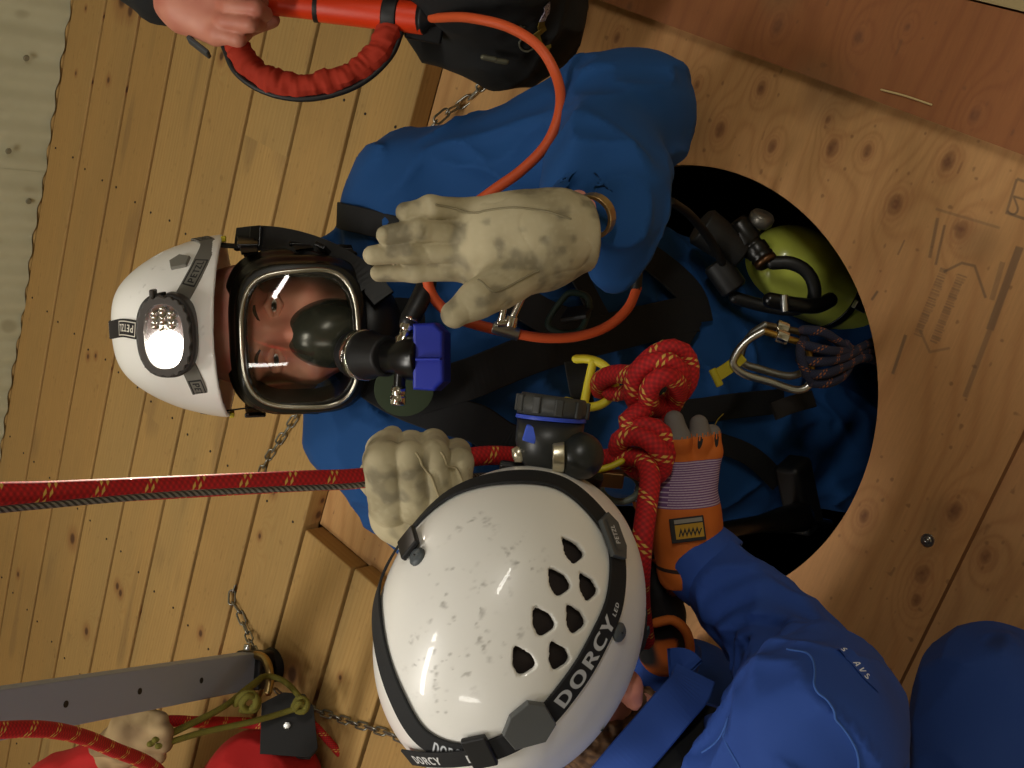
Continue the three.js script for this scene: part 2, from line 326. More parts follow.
// nail heads, two at each joist
{ const gs = []; for (let k = 0; k < 8; k++) for (let j = -6; j <= 6; j++) for (const s of [0.03, 0.118]) { const g = new THREE.CylinderGeometry(0.0027, 0.0027, 0.002, 8); g.translate(j * 0.41 + 0.13 + rnd() * 0.012, DECK + 0.0004, EDGE - PITCH * (k + 1) + s + rnd() * 0.01); gs.push(g); } const m = part(floor, 'nail_heads', gs, mat(0x2c2118, 0.6)); m.userData.kind = 'stuff'; }
function sheet(x0, x1, z0, z1, y0, y1, m, holeR, x0b = x0) {
  const s = new THREE.Shape(); s.moveTo(x0, -z0); s.lineTo(x1, -z0); s.lineTo(x1, -z1); s.lineTo(x0b, -z1); s.closePath();
  if (holeR) { const h = new THREE.Path(); h.absarc(HC[0], -HC[1], holeR, 0, Math.PI * 2, false); s.holes.push(h); }
  const g = new THREE.ExtrudeGeometry(s, { depth: y1 - y0, bevelEnabled: true, bevelSize: -0.0, bevelThickness: 0.0012, bevelSegments: 1, curveSegments: 96 });
  g.rotateX(-Math.PI / 2); g.translate(0, y0, 0);
  const p = g.attributes.position, uv = g.attributes.uv; for (let i = 0; i < p.count; i++) uv.setXY(i, p.getX(i), p.getZ(i));
  return part(floor, 'plywood_sheet', g, [m, M.plyEdge]);
}
sheet(OPEN + 0.0005, 0.148, EDGE - 0.004, -0.315, -0.018, 0, M.ply, HR).userData.label = 'pale plywood sheet with the round hole';
sheet(0.040, 0.150, EDGE + 0.004, 1.2, 0.002, 0.016, M.redPly, 0, -0.064).userData.label = 'narrow reddish plywood strip';
sheet(OPEN + 0.004, 0.148, -0.335, 1.5, -0.037, -0.0185, mat(0xffffff, 0.72, { map: brownTex })).userData.label = 'lower plywood sheet beside the joint';
sheet(0.153, RX, EDGE + 0.004, RZ, 0.0, 0.012, mat(0xa89468, 0.8)).userData.label = 'greyish boarding';
{ // bearers under the boards, left open round the shaft
  const s = sheet(-RX, RX, WB - 0.05, RZ, -0.075, -0.038, M.darkWood, HR + 0.012); s.name = 'bearer_layer'; s.material = M.darkWood;
}
{ const g = [new THREE.CylinderGeometry(0.0085, 0.0095, 0.003, 24), new THREE.CylinderGeometry(0.0045, 0.0055, 0.003, 16)]; g[1].translate(0, 0.0025, 0); const b = new THREE.TorusGeometry(0.0022, 0.0007, 6, 12); b.rotateX(Math.PI / 2); b.translate(0, 0.0042, 0); g.push(b);
  const [d, n] = [-0.4798, -0.36]; const q = mergeAll(g); q.translate(d, 0.0015, n); part(floor, 'screw', q, M.steel); }
{ const [d, n] = [0.0253, -0.6121], [e, f] = [0.024, -0.6441], [e2, f2] = [0.0245, -0.5746]; const g = tube([[e, 0.0185, f], [d, 0.019, n], [e2, 0.0185, f2]], 0.0014, { radial: 6 }); part(floor, 'wood_splinter', g, mat(0xcdb47c, 0.8)); }
// plain unlit room under the deck: light gets in only through the round hole
{ const lo = -2.1, m = mat(0x8a8474, 0.9); slab(setting('floor_underneath', 'concrete floor of the room under the deck'), 'floor_slab', -RX - 0.1, RX + 0.1, lo - 0.08, lo, WB - 0.16, RZ + 0.1, m);
  for (const [name, q] of [['wall_underneath_left', [-RX - 0.1, -RX, lo, -0.075, WB - 0.1, RZ + 0.1]], ['wall_underneath_right', [RX, RX + 0.1, lo, -0.075, WB - 0.1, RZ + 0.1]], ['wall_underneath_front', [-RX, RX, lo, -0.075, RZ, RZ + 0.1]], ['wall_underneath_back', [-RX, RX, lo, -0.075, WB - 0.16, WB - 0.05]]]) slab(setting(name, 'concrete wall of the room under the deck'), 'wall_slab', ...q, m); }
// corrugated back wall: sheets of sinusoidal profile that overlap
{ const wall = setting('wall_back', 'pale corrugated metal sheeting behind the deck'), W = 0.92, wave = 0.0765;
  const sp = (i) => -0.80 - 0.92 * 2 + i * W;
  const y1 = CEIL;
  for (let i = -1; i < 6; i++) {
    const x0 = sp(i), x1 = Math.min(RX, x0 + W + 0.04), n = 12 * 14, pos = [], uv = [], idx = [];
    if (x0 >= RX || x1 <= -RX) continue;
    const prof = []; for (let j = 0; j <= n; j++) { const x = x0 + (x1 - x0) * j / n, z = WB + 0.0065 * Math.sin(x / wave * 6.283) + 0.0016 * Math.sin(x * 21) + (i % 2 ? 0.0014 : 0); prof.push([x, z]); }
    const ring = [...prof.map(([x, z]) => [x, z]), ...prof.slice().reverse().map(([x, z]) => [x, z - 0.001])], m = ring.length;
    for (const y of [DECK + 0.002, 0.9, 1.8, y1]) for (const [x, z] of ring) { pos.push(x, y + (y < 0.1 ? 0.002 * Math.sin(x * 13 + i) : 0), z); uv.push(x * 0.7, y * 0.7); }
    for (let r = 0; r < 3; r++) for (let j = 0; j < m; j++) { const a = r * m + j, b = r * m + (j + 1) % m; idx.push(a, b, a + m, b, b + m, a + m); }
    const g = new THREE.BufferGeometry(); g.setAttribute('position', new THREE.Float32BufferAttribute(pos, 3)); g.setAttribute('uv', new THREE.Float32BufferAttribute(uv, 2)); g.setIndex(idx); g.computeVertexNormals();
    part(wall, 'corrugated_sheet', g, M.sheet);
  }
  for (const [x, y] of [[-0.481, 0.139], [-0.713, 0.149], [-0.838, 0.08], [-0.25, 0.14], [0.02, 0.145]]) { const g = new THREE.CylinderGeometry(0.006, 0.008, 0.004, 12); g.rotateX(Math.PI / 2); g.translate(x, y, WB + 0.012); part(wall, 'screw', g, mat(0x7c7660, 0.5)); }
  slab(wall, 'wall_backing', -RX - 0.1, RX + 0.1, -0.05, CEIL, WB - 0.16, WB - 0.03, M.wall);
}
for (const [name, a] of [['wall_left', [-RX - 0.1, -RX, -0.05, CEIL, WB - 0.1, RZ + 0.1]], ['wall_right', [RX, RX + 0.1, -0.05, CEIL, WB - 0.1, RZ + 0.1]], ['wall_front', [-RX - 0.1, RX + 0.1, -0.05, CEIL, RZ, RZ + 0.1]]]) slab(setting(name, 'plain painted shed wall'), 'wall_board', ...a, M.wall);
slab(setting('ceiling', 'plain painted shed ceiling'), 'ceiling_board', -RX - 0.1, RX + 0.1, CEIL, CEIL + 0.08, WB - 0.16, RZ + 0.1, M.ceiling);
battens.forEach((b, i) => {
  const p = deckPoint(b.at[0], CEIL, b.at[1]);
  const o = thing('ceiling_light', ['fluorescent batten on the ceiling over the deck boards', 'fluorescent batten set across the others on the ceiling', 'fluorescent batten on the ceiling over the plywood side'][i], 'light', p.toArray()); o.rotation.y = -YAW - (b.turn ?? 0); LOCAL.add(o);
  const h = box(b.len + 0.08, 0.05, 0.2, 0.008); h.translate(0, -0.025, 0); part(o, 'housing', h, mat(0xd8d8d0, 0.6));
  for (const s of [-1, 1]) { part(o, 'tube', rod([-b.len / 2, -0.085, s * 0.05], [b.len / 2, -0.085, s * 0.05], 0.013), mat(0xffffff, 0.5, { emissive: LIGHT, emissiveIntensity: 1.6 })); for (const e of [-1, 1]) { const c = box(0.02, 0.06, 0.03, 0.004); c.translate(e * (b.len / 2 + 0.01), -0.075, s * 0.05); part(o, 'lamp_holder', c, mat(0xd8d8d0, 0.6)); } }
});

// ------------------------------------------------------------------ people: shared pieces
M.skin = phys(0xc98a70, 0.55, { vertexColors: false });
M.coverall = mat(0x094580, 0.86); M.shirt = mat(0x24499a, 0.84); M.blackCloth = mat(0x0e0f10, 0.9); M.redCloth = mat(0xb01414, 0.85);
const lin = (r, g, b) => { const c = new THREE.Color().setRGB(r / 255, g / 255, b / 255, THREE.SRGBColorSpace); return [c.r, c.g, c.b]; };
const vcol = (rough, extra = {}) => mat(0xffffff, rough, { vertexColors: true, ...extra });
M.leather = vcol(0.8);
// worn pale work-glove leather: grime in patches, grey smears
function leather(x, y, z) {
  const a = noise3(x * 38, y * 38, z * 38), b = noise3(x * 90 + 4, y * 90, z * 90), d = noise3(x * 300, y * 300, z * 300);
  let c = mix(lin(196, 184, 150), lin(160, 148, 116), clamp(0.5 + a * 0.9));
  c = mix(c, lin(98, 92, 76), step(0.15, 0.75, b + a * 0.5) * 0.55);
  return mix(c, lin(206, 196, 164), clamp(d) * 0.3);
}
function skinTone(base, flush) { const A = lin(...base), B = lin(...flush); return (x, y, z) => mix(A, B, clamp(0.5 + 0.6 * noise3(x * 28, y * 28, z * 28) + 0.3 * noise3(x * 90, y * 90, z * 90))); }
const creases = (x, y, z) => (1 - Math.abs(noise3(x * 34 + 5, y * 34, z * 34))) ** 10 * 0.0007 - noise3(x * 60, y * 60, z * 60) * 0.0006;
// ------------------------------------------------------------------ the climber standing in the hole
const climber = thing('person', 'person in dark blue coverall rising waist-high from the round hole, wearing full face mask', 'person', [-0.03, -0.5, -0.85]);
const cl = [
  [[0.165, 0.30, -1.04], [0.06, -0.12, -0.90], 0.118, 0.125], [[0.0, 0.335, -1.06], [-0.12, -0.12, -0.90], 0.118, 0.125], [[0.08, 0.32, -1.05], [-0.03, -0.1, -0.9], 0.12, 0.13],
  [[0.235, 0.365, -1.08], [-0.05, 0.415, -1.12], 0.07, 0.07],
  [[0.245, 0.355, -1.07], [0.262, 0.355, -1.04], 0.078, 0.08], [[0.262, 0.355, -1.04], [0.315, 0.285, -0.765], 0.082, 0.074], [[0.315, 0.285, -0.765], [0.212, 0.425, -0.705], 0.072, 0.056],
  [[0.225, 0.40, -0.71], [0.19, 0.40, -0.70], 0.052, 0.045], [[0.1595, 0.4429, -0.6837], [0.1169, 0.421, -0.7042], 0.042, 0.028],
  [[-0.05, 0.42, -1.12], [-0.235, 0.36, -0.98], 0.082, 0.078], [[-0.235, 0.36, -0.98], [-0.155, 0.57, -0.845], 0.072, 0.056],
  [[0.05, -0.15, -0.90], [0.08, -0.44, -0.72], 0.11, 0.095], [[-0.12, -0.15, -0.92], [-0.17, -0.42, -0.70], 0.11, 0.095],
  [[0.08, -0.44, -0.72], [0.07, -0.95, -0.88], 0.09, 0.07], [[-0.17, -0.42, -0.70], [-0.14, -0.93, -0.88], 0.09, 0.07],
  [[0.195, 0.40, -1.19], [0.10, 0.43, -1.18], 0.03, 0.045], [[0.10, 0.43, -1.18], [-0.02, 0.44, -1.16], 0.045, 0.045],
];
const clBase = capsules(cl, 0.05), clFold = folds(15, 0.010);
const clSdf = (x, y, z) => clBase(x, y, z) - clFold(x, y, z);
const [cLo, cHi] = bounds(cl, 0.03);
const coverall = part(climber, 'coverall', surface(clSdf, cLo, cHi, 0.0075, { margin: 0.02 }), M.coverall, 'dark blue work coverall');
// cuff of the raised sleeve
part(climber, 'sleeve_cuff', surface((x, y, z) => { const a = capsules([[[0.222, 0.405, -0.708], [0.176, 0.452, -0.70], 0.058, 0.05]], 0.01)(x, y, z) - clFold(x, y, z) * 0.5; const b = capsules([[[0.20, 0.43, -0.705], [0.15, 0.49, -0.69], 0.044, 0.036]], 0.01)(x, y, z); return smax(a, -b, 0.004); }, [0.1, 0.33, -0.8], [0.3, 0.53, -0.62], 0.004), M.coverall);
// head and neck in their own turned frame are merged into the body by building the field in world space
const HV = [[0.1014, 0.5196, -1.1485], [-0.1973, 0.5896, 0.7832], [0.0434, 0.8034, -0.5938]];                          // position, forward, up
const hx = V(HV[2]).cross(V(HV[1])).normalize(), hy = V(HV[2]), hz = V(HV[1]);
const toHead = (x, y, z) => { const a = x - HV[0][0], b = y - HV[0][1], c = z - HV[0][2]; return [a * hx.x + b * hx.y + c * hx.z, a * hy.x + b * hy.y + c * hy.z, a * hz.x + b * hz.y + c * hz.z]; };
const fromHead = (q) => [HV[0][0] + hx.x * q[0] + hy.x * q[1] + hz.x * q[2], HV[0][1] + hx.y * q[0] + hy.y * q[1] + hz.y * q[2], HV[0][2] + hx.z * q[0] + hy.z * q[1] + hz.z * q[2]];
// a head in its own frame: x to the person's left, y up, z forward; origin between the ears
function headField(x, y, z) {
  const ax = Math.abs(x);
  let d = ell(x, y, z, [0, 0.045, -0.012], [0.078, 0.098, 0.098]);
  d = smin(d, ell(x, y, z, [0, -0.02, 0.022], [0.066, 0.092, 0.072]), 0.03);
  d = smin(d, ell(x, y, z, [0, -0.085, 0.05], [0.04, 0.032, 0.036]), 0.03);
  d = smin(d, ell(ax, y, z, [0.042, -0.022, 0.058], [0.026, 0.024, 0.026]), 0.025);          // cheeks
  d = smin(d, ell(ax, y, z, [0.03, 0.042, 0.078], [0.03, 0.009, 0.014]), 0.018);            // brows
  d = smax(d, -ell(ax, y, z, [0.033, 0.02, 0.094], [0.02, 0.013, 0.014]), 0.014);           // sockets
  d = smin(d, capsules([[[0, 0.022, 0.084], [0, -0.022, 0.106], 0.008, 0.013]], 0.01)(x, y, z), 0.014); // nose
  d = smin(d, ell(ax, y, z, [0.012, -0.026, 0.096], [0.009, 0.007, 0.01]), 0.008);
  d = smin(d, ell(x, y, z, [0, -0.052, 0.086], [0.024, 0.005, 0.009]), 0.008);              // lips
  d = smin(d, ell(x, y, z, [0, -0.063, 0.083], [0.02, 0.006, 0.01]), 0.008);
  d = smin(d, smax(ell(ax, y, z, [0.083, 0.0, -0.012], [0.009, 0.032, 0.02]), -ell(ax, y, z, [0.092, 0.002, -0.008], [0.008, 0.02, 0.011]), 0.006), 0.008); // ears
  return d;
}
{
  const core = capsules([[[0.10, 0.49, -1.17], [0.085, 0.36, -1.12], 0.058, 0.062], [[0.085, 0.36, -1.12], [-0.02, -0.1, -0.91], 0.08, 0.09], [[0.085, 0.36, -1.12], [0.262, 0.372, -1.06], 0.05, 0.05], [[0.262, 0.372, -1.06], [0.315, 0.285, -0.765], 0.045, 0.04], [[0.315, 0.285, -0.765], [0.17, 0.468, -0.697], 0.04, 0.029]], 0.04);
  const f = (x, y, z) => { const q = toHead(x, y, z); const far = Math.hypot(...q); return smin(core(x, y, z), far > 0.3 ? far - 0.14 : headField(...q), 0.03); };
  const tone = skinTone([228, 164, 140], [212, 126, 110]);
  const body = part(climber, 'body', surface(f, [-0.14, -0.22, -1.3], [0.4, 0.68, -0.64], 0.0045, { color: tone }), vcol(0.5), 'flushed face behind the visor');
  for (const s of [-1, 1]) {
    const e = new THREE.SphereGeometry(0.012, 24, 16); e.rotateX(Math.PI / 2);
    const c = new Float32Array(e.attributes.position.count * 3), W = lin(222, 214, 204), I = lin(62, 52, 40), B = lin(12, 10, 10);
    for (let i = 0; i < e.attributes.position.count; i++) { const z = e.attributes.position.getZ(i) / 0.012; const q = z > 0.955 ? B : z > 0.84 ? I : W; c.set(q, i * 3); }
    e.setAttribute('color', new THREE.BufferAttribute(c, 3));
    const g = e; const o = fromHead([s * 0.033, 0.02, 0.0705]);
    g.applyQuaternion(new THREE.Quaternion().setFromRotationMatrix(new THREE.Matrix4().makeBasis(hx, hy, hz))); g.translate(...o);
    part(body, 'eye', g, vcol(0.15));
    const lid = capsules([[fromHead([s * 0.021, 0.0235, 0.0805]), fromHead([s * 0.033, 0.0275, 0.0815]), 0.0042, 0.0044], [fromHead([s * 0.033, 0.0275, 0.0815]), fromHead([s * 0.047, 0.0215, 0.0765]), 0.0044, 0.004], [fromHead([s * 0.021, 0.0155, 0.08]), fromHead([s * 0.034, 0.0115, 0.0805]), 0.0036, 0.0038], [fromHead([s * 0.034, 0.0115, 0.0805]), fromHead([s * 0.047, 0.0165, 0.0755]), 0.0038, 0.0034]], 0.003);
    part(body, 'eyelid', surface(lid, [o[0] - 0.03, o[1] - 0.03, o[2] - 0.03], [o[0] + 0.03, o[1] + 0.03, o[2] + 0.03], 0.0016), mat(0xcf8f78, 0.55));
    part(body, 'eyebrow', tube([[s * 0.016, 0.038, 0.0905], [s * 0.03, 0.043, 0.0915], [s * 0.05, 0.038, 0.079]].map(fromHead), 0.0024, { radial: 6 }), mat(0x4a3324, 0.9));
  }
}
part(climber, 'neck_guard', surface(capsules([[[0.0984, 0.4162, -1.1069], [0.0924, 0.3695, -1.054], 0.068, 0.078], [[0.1611, 0.4083, -1.0526], [0.0284, 0.3984, -1.0413], 0.05, 0.05]], 0.02), [-0.15, 0.2, -1.3], [0.35, 0.62, -0.9], 0.006), M.blackCloth, 'black neck guard');
// raised glove, palm to the viewer
{
  const D = 1.07;
  const J = [
    [[0.1387, 0.5141, -0.6585], [0.1415, 0.5806, -0.6962], 0.034, 0.036], [[0.1599, 0.542, -0.675], [0.1685, 0.6016, -0.7244], 0.026, 0.0155], [[0.146, 0.5603, -0.6807], [0.1479, 0.6075, -0.7266], 0.026, 0.0165], [[0.1284, 0.5613, -0.6818], [0.1296, 0.6098, -0.7293], 0.026, 0.0165], [[0.117, 0.5652, -0.6862], [0.114, 0.6059, -0.7294], 0.024, 0.0155],
    [[0.1719, 0.6114, -0.731], [0.1748, 0.6511, -0.7459], 0.0125, 0.0118], [[0.1748, 0.6511, -0.7459], [0.1712, 0.6701, -0.7598], 0.0118, 0.0105],
    [[0.1497, 0.6227, -0.7363], [0.1541, 0.6634, -0.7522], 0.0120, 0.0112], [[0.1541, 0.6634, -0.7522], [0.1512, 0.6872, -0.7717], 0.0112, 0.0100],
    [[0.1304, 0.6251, -0.739], [0.1344, 0.6662, -0.7629], 0.0118, 0.0108], [[0.1344, 0.6662, -0.7629], [0.1339, 0.6931, -0.7859], 0.0108, 0.0098],
    [[0.1151, 0.6197, -0.7405], [0.1173, 0.6549, -0.7698], 0.0112, 0.0104], [[0.1173, 0.6549, -0.7698], [0.1185, 0.6767, -0.7976], 0.0104, 0.0092],
    [[0.12, 0.5656, -0.6791], [0.0918, 0.6187, -0.6939], 0.026, 0.020], [[0.0995, 0.6114, -0.6932], [0.082, 0.644, -0.7], 0.019, 0.0165], [[0.082, 0.644, -0.7], [0.0695, 0.6626, -0.7135], 0.0162, 0.0138],
  ];
  const palm = capsules(J.slice(0, 5), 0.03), fingers = [[5, 6], [7, 8], [9, 10], [11, 12]].map((q) => capsules(q.map((i) => J[i]), 0.006)), thumb = capsules(J.slice(13), 0.012);
  const f = (x, y, z) => {
    let d = palm(x, y, z), e = 1e9;
    for (const g of fingers) e = smin(e, g(x, y, z), 0.0012);
    d = smin(d, e, 0.007); d = smin(d, thumb(x, y, z), 0.012);
    return d + creases(x, y, z);
  };
  const [lo, hi] = bounds(J, 0.01);
  const cuffA = [0.1402, 0.5253, -0.6712], cuffB = [0.1412, 0.5087, -0.6599];
  const hd = V([0.1412, 0.5087, -0.6599]).sub(V([0.1422, 0.5768, -0.6994])).normalize(), h0 = V([0.141, 0.5166, -0.6614]).dot(hd);
  const open = capsules([[[0.1394, 0.5143, -0.6633], [0.1402, 0.4832, -0.6462], 0.030, 0.030]], 0.01);
  const gl = part(climber, 'glove', surface((x, y, z) => smax(smax(f(x, y, z), x * hd.x + y * hd.y + z * hd.z - h0, 0.004), -open(x, y, z), 0.004), lo, hi, 0.0026, { color: leather }), M.leather, 'worn pale leather work glove, palm open');
  // seam lines stitched round the thumb and across the palm
  const seam = [];
  for (const l of [[[0.1542, 0.5718, -0.6333], [0.1662, 0.5994, -0.6645], [0.1731, 0.6304, -0.6997], [0.1774, 0.6623, -0.7207]], [[0.1006, 0.6503, -0.692], [0.0937, 0.655, -0.6671], [0.0875, 0.6493, -0.6607], [0.09, 0.6401, -0.6502], [0.1019, 0.6013, -0.6515]]]) seam.push(tube(drape(f, l, 0.0004, 6), 0.0011, { radial: 5 }));
  part(gl, 'seam', seam, mat(0x8d8468, 0.9));
  // wrist watch with a metal band
  const wa = [0.1641, 0.5107, -0.6472], wb = [0.1596, 0.5143, -0.6512], wrist = capsules([[[0.152, 0.516, -0.6607], [0.1735, 0.4746, -0.6591], 0.034, 0.036]], 0.01);
  const ring = []; const ca = V([0.1623, 0.5025, -0.6636]), ax = V([0.1969, 0.3963, -0.6761]).sub(V([0.149, 0.5162, -0.6609])).normalize(), u = new THREE.Vector3(0, 0, 1).cross(ax).normalize(), v = ax.clone().cross(u);
  for (let i = 0; i < 24; i++) { const a = i / 24 * 6.283, q = box(0.0125, 0.0042, 0.0076, 0.001, 1); const N = u.clone().multiplyScalar(Math.cos(a)).addScaledVector(v, Math.sin(a)), T = ax.clone().cross(N); q.applyMatrix4(new THREE.Matrix4().makeBasis(ax, N, T)); const o = ca.clone().addScaledVector(N, 0.021); q.translate(o.x, o.y, o.z); ring.push(q); }
  const watch = thing('wrist_watch', 'metal link watch band between pale glove and blue sleeve', 'watch', ca.toArray());
  part(watch, 'band', ring, mat(0xb79a6a, 0.35, { metalness: 0.9 }));
}
// closed glove round the rope
{
  const J = [], fx = [384, 411, 436, 459], rr = [0.0165, 0.0155, 0.015, 0.0135];
  const PT = {
    0: [[-0.1087, 0.679, -0.8077], [-0.0642, 0.6938, -0.7943], [-0.0541, 0.6617, -0.8259], [-0.0774, 0.64, -0.8467]], 1: [[-0.1122, 0.6664, -0.7859], [-0.0623, 0.6793, -0.7732], [-0.0532, 0.645, -0.807], [-0.0794, 0.6245, -0.829]],
    2: [[-0.1137, 0.6481, -0.7727], [-0.0617, 0.6598, -0.7602], [-0.0532, 0.6298, -0.7897], [-0.0794, 0.6088, -0.8112]], 3: [[-0.1115, 0.6279, -0.7649], [-0.0712, 0.6357, -0.7511], [-0.0637, 0.6079, -0.78], [-0.0832, 0.5954, -0.796]],
  };
  const fs = [0, 1, 2, 3].map((i) => { const p = PT[i], r = rr[i] + (i === 0 ? 0.003 : 0); const l = [[p[0], p[1], r * 1.1, r], [p[1], p[2], r, r * 0.95], [p[2], p[3], r * 0.95, r * 0.8]]; J.push(...l); return capsules(l, 0.006); });
  const pl = [[[-0.1192, 0.6498, -0.8351], [-0.1229, 0.6054, -0.7923], 0.020, 0.018], [[-0.125, 0.638, -0.8368], [-0.1608, 0.5967, -0.8126], 0.03, 0.034], [[-0.1185, 0.6224, -0.7964], [-0.162, 0.5897, -0.8123], 0.028, 0.034], [[-0.1608, 0.5967, -0.8126], [-0.1995, 0.5563, -0.8122], 0.036, 0.04]];
  const th = [[[-0.1127, 0.6454, -0.8377], [-0.0833, 0.6599, -0.8466], 0.02, 0.017], [[-0.0833, 0.6599, -0.8466], [-0.0573, 0.6592, -0.8306], 0.0165, 0.0155], [[-0.0573, 0.6592, -0.8306], [-0.0432, 0.6469, -0.8318], 0.0155, 0.012]];
  J.push(...pl, ...th); const P = capsules(pl, 0.02), T = capsules(th, 0.01);
  const f = (x, y, z) => { let d = 1e9; for (const g of fs) d = smin(d, g(x, y, z), 0.0016); d = smin(d, P(x, y, z), 0.010); return smin(d, T(x, y, z), 0.006) + creases(x, y, z) * 1.2; };
  const [lo, hi] = bounds(J, 0.01);
  const gl = part(climber, 'glove', surface(f, lo, hi, 0.0026, { color: leather }), M.leather, 'pale leather work glove closed round the rope');
  const seam = [[[-0.0543, 0.6877, -0.7496], [-0.079, 0.6772, -0.7527], [-0.1064, 0.6705, -0.7452]], [[-0.0585, 0.6666, -0.7407], [-0.0772, 0.653, -0.7404], [-0.0982, 0.6387, -0.7393]]].map((l) => tube(drape(f, l, 0.0006, 6), 0.0013, { radial: 5 }));
  part(gl, 'seam', seam, mat(0xa89a78, 0.9));
}

// ------------------------------------------------------------------ white helmets
M.shell = phys(0xffffff, 0.34, { clearcoat: 0.3, vertexColors: true });
function scuffed(marks) { const W = lin(246, 244, 238), K = lin(128, 122, 112); return (x, y, z) => { let s = 0; for (const [c, r] of marks) { const d = Math.hypot(x - c[0], y - c[1], z - c[2]) / r; if (d < 1.6) s = Math.max(s, step(1.5, 0.2, d) * step(0.34, 0.7, noise3(x * 150, y * 150, z * 110 + 9) * 0.6 + noise3(x * 420, y * 420, z * 420) * 0.6)); } return mix(W, K, s * 0.7); }; }
function shellField(c, r, rim, vents, flare, ridge = 0.004) {
  const holes = vents.map(([p, q]) => { const n = [(p[0] - c[0]) / r[0] ** 2, (p[1] - c[1]) / r[1] ** 2, (p[2] - c[2]) / r[2] ** 2], l = Math.hypot(...n); return { p, n: n.map((a) => a / l), up: q }; });
  return (x, y, z) => {
    const k = 1 + flare * step(rim + 0.05, rim - 0.012, y), X = x / k, Z = z / k;
    const crest = ridge * step(0.045, 0.0, Math.abs(Math.abs(X) - 0.05)) * step(rim + 0.04, rim + 0.09, y);
    const o = ell(X, y, Z, c, r) - crest, i = ell(X, y, Z, c, r) + 0.006;
    let d = smax(smax(o, -i, 0.002), rim + 0.010 * (z / r[2]) ** 2 * (z < 0 ? -0.6 : 1) - y, 0.003);
    for (const h of holes) {
      const ax = x - h.p[0], ay = y - h.p[1], az = z - h.p[2], t = ax * h.n[0] + ay * h.n[1] + az * h.n[2]; if (Math.abs(t) > 0.03) continue;
      const bx = ax - h.n[0] * t, by = ay - h.n[1] * t, bz = az - h.n[2] * t, u = bx * h.up[0] + by * h.up[1] + bz * h.up[2], w = Math.sqrt(Math.max(0, bx * bx + by * by + bz * bz - u * u));
      const dd = Math.max(Math.abs(u - 0.001) - 0.0125, (w + Math.max(0, u) * 0.62) - 0.0085, Math.hypot(u, w) - 0.0125);   // a teardrop slot
      d = smax(d, -dd, 0.0015);
    }
    return d;
  };
}
const ellNormal = (c, r) => (p) => new THREE.Vector3((p.x - c[0]) / r[0] ** 2, (p.y - c[1]) / r[1] ** 2, (p.z - c[2]) / r[2] ** 2).normalize();
// a point of the shell: angle round the head from the front, height above the rim plane
const onShell = (c, r, ang, y, off = 0.001) => { const s = Math.sqrt(Math.max(0.02, 1 - ((y - c[1]) / r[1]) ** 2)); const a = [Math.sin(ang) * r[0] * s, y - c[1], Math.cos(ang) * r[2] * s], n = new THREE.Vector3(a[0] / r[0] ** 2, a[1] / r[1] ** 2, a[2] / r[2] ** 2).normalize(); return [c[0] + a[0] + n.x * off, c[1] + a[1] + n.y * off, c[2] + a[2] + n.z * off]; };
const strapText = (word, bg, fg, reps, w = 1024, h = 64, tail = '') => canvasTex(w, h, (c) => { c.fillStyle = bg; c.fillRect(0, 0, w, h); c.fillStyle = fg; c.font = `bold ${Math.round(h * 0.72)}px sans-serif`; c.textBaseline = 'middle'; for (let i = 0; i < reps; i++) { const x = (i + 0.2) * w / reps; c.fillText(word, x, h * 0.53); if (tail) { const q = c.measureText(word).width; c.font = `bold ${Math.round(h * 0.28)}px sans-serif`; c.fillText(tail, x + q + 3, h * 0.68); c.font = `bold ${Math.round(h * 0.72)}px sans-serif`; } } });
const plate = (p, n, up, w, h, t, r = 0.002) => { const N = V(n).normalize(), U = V(up); U.addScaledVector(N, -U.dot(N)).normalize(); const g = box(w, h, t, r); g.applyMatrix4(new THREE.Matrix4().makeBasis(U.clone().cross(N), U, N)); g.translate(p[0] + N.x * t * 0.3, p[1] + N.y * t * 0.3, p[2] + N.z * t * 0.3); return g; };
function tag2(p, n, up, w, h, lift) { const N = V(n).normalize(), U = V(up); U.addScaledVector(N, -U.dot(N)).normalize(); const g = new THREE.PlaneGeometry(w, h); g.applyMatrix4(new THREE.Matrix4().makeBasis(U.clone().cross(N), U, N)); g.translate(p[0] + N.x * lift, p[1] + N.y * lift, p[2] + N.z * lift); return g; }
const flat = (pts, depth) => { const s = new THREE.Shape(pts.map((p) => new THREE.Vector2(...p))); return new THREE.ExtrudeGeometry(s, { depth, bevelEnabled: true, bevelSize: 0.001, bevelThickness: 0.001, bevelSegments: 2 }); };
const orient = (g, p, n, up) => { const N = V(n).normalize(), U = V(up); U.addScaledVector(N, -U.dot(N)).normalize(); g.applyMatrix4(new THREE.Matrix4().makeBasis(U.clone().cross(N), U, N)); g.translate(...p); return g; };

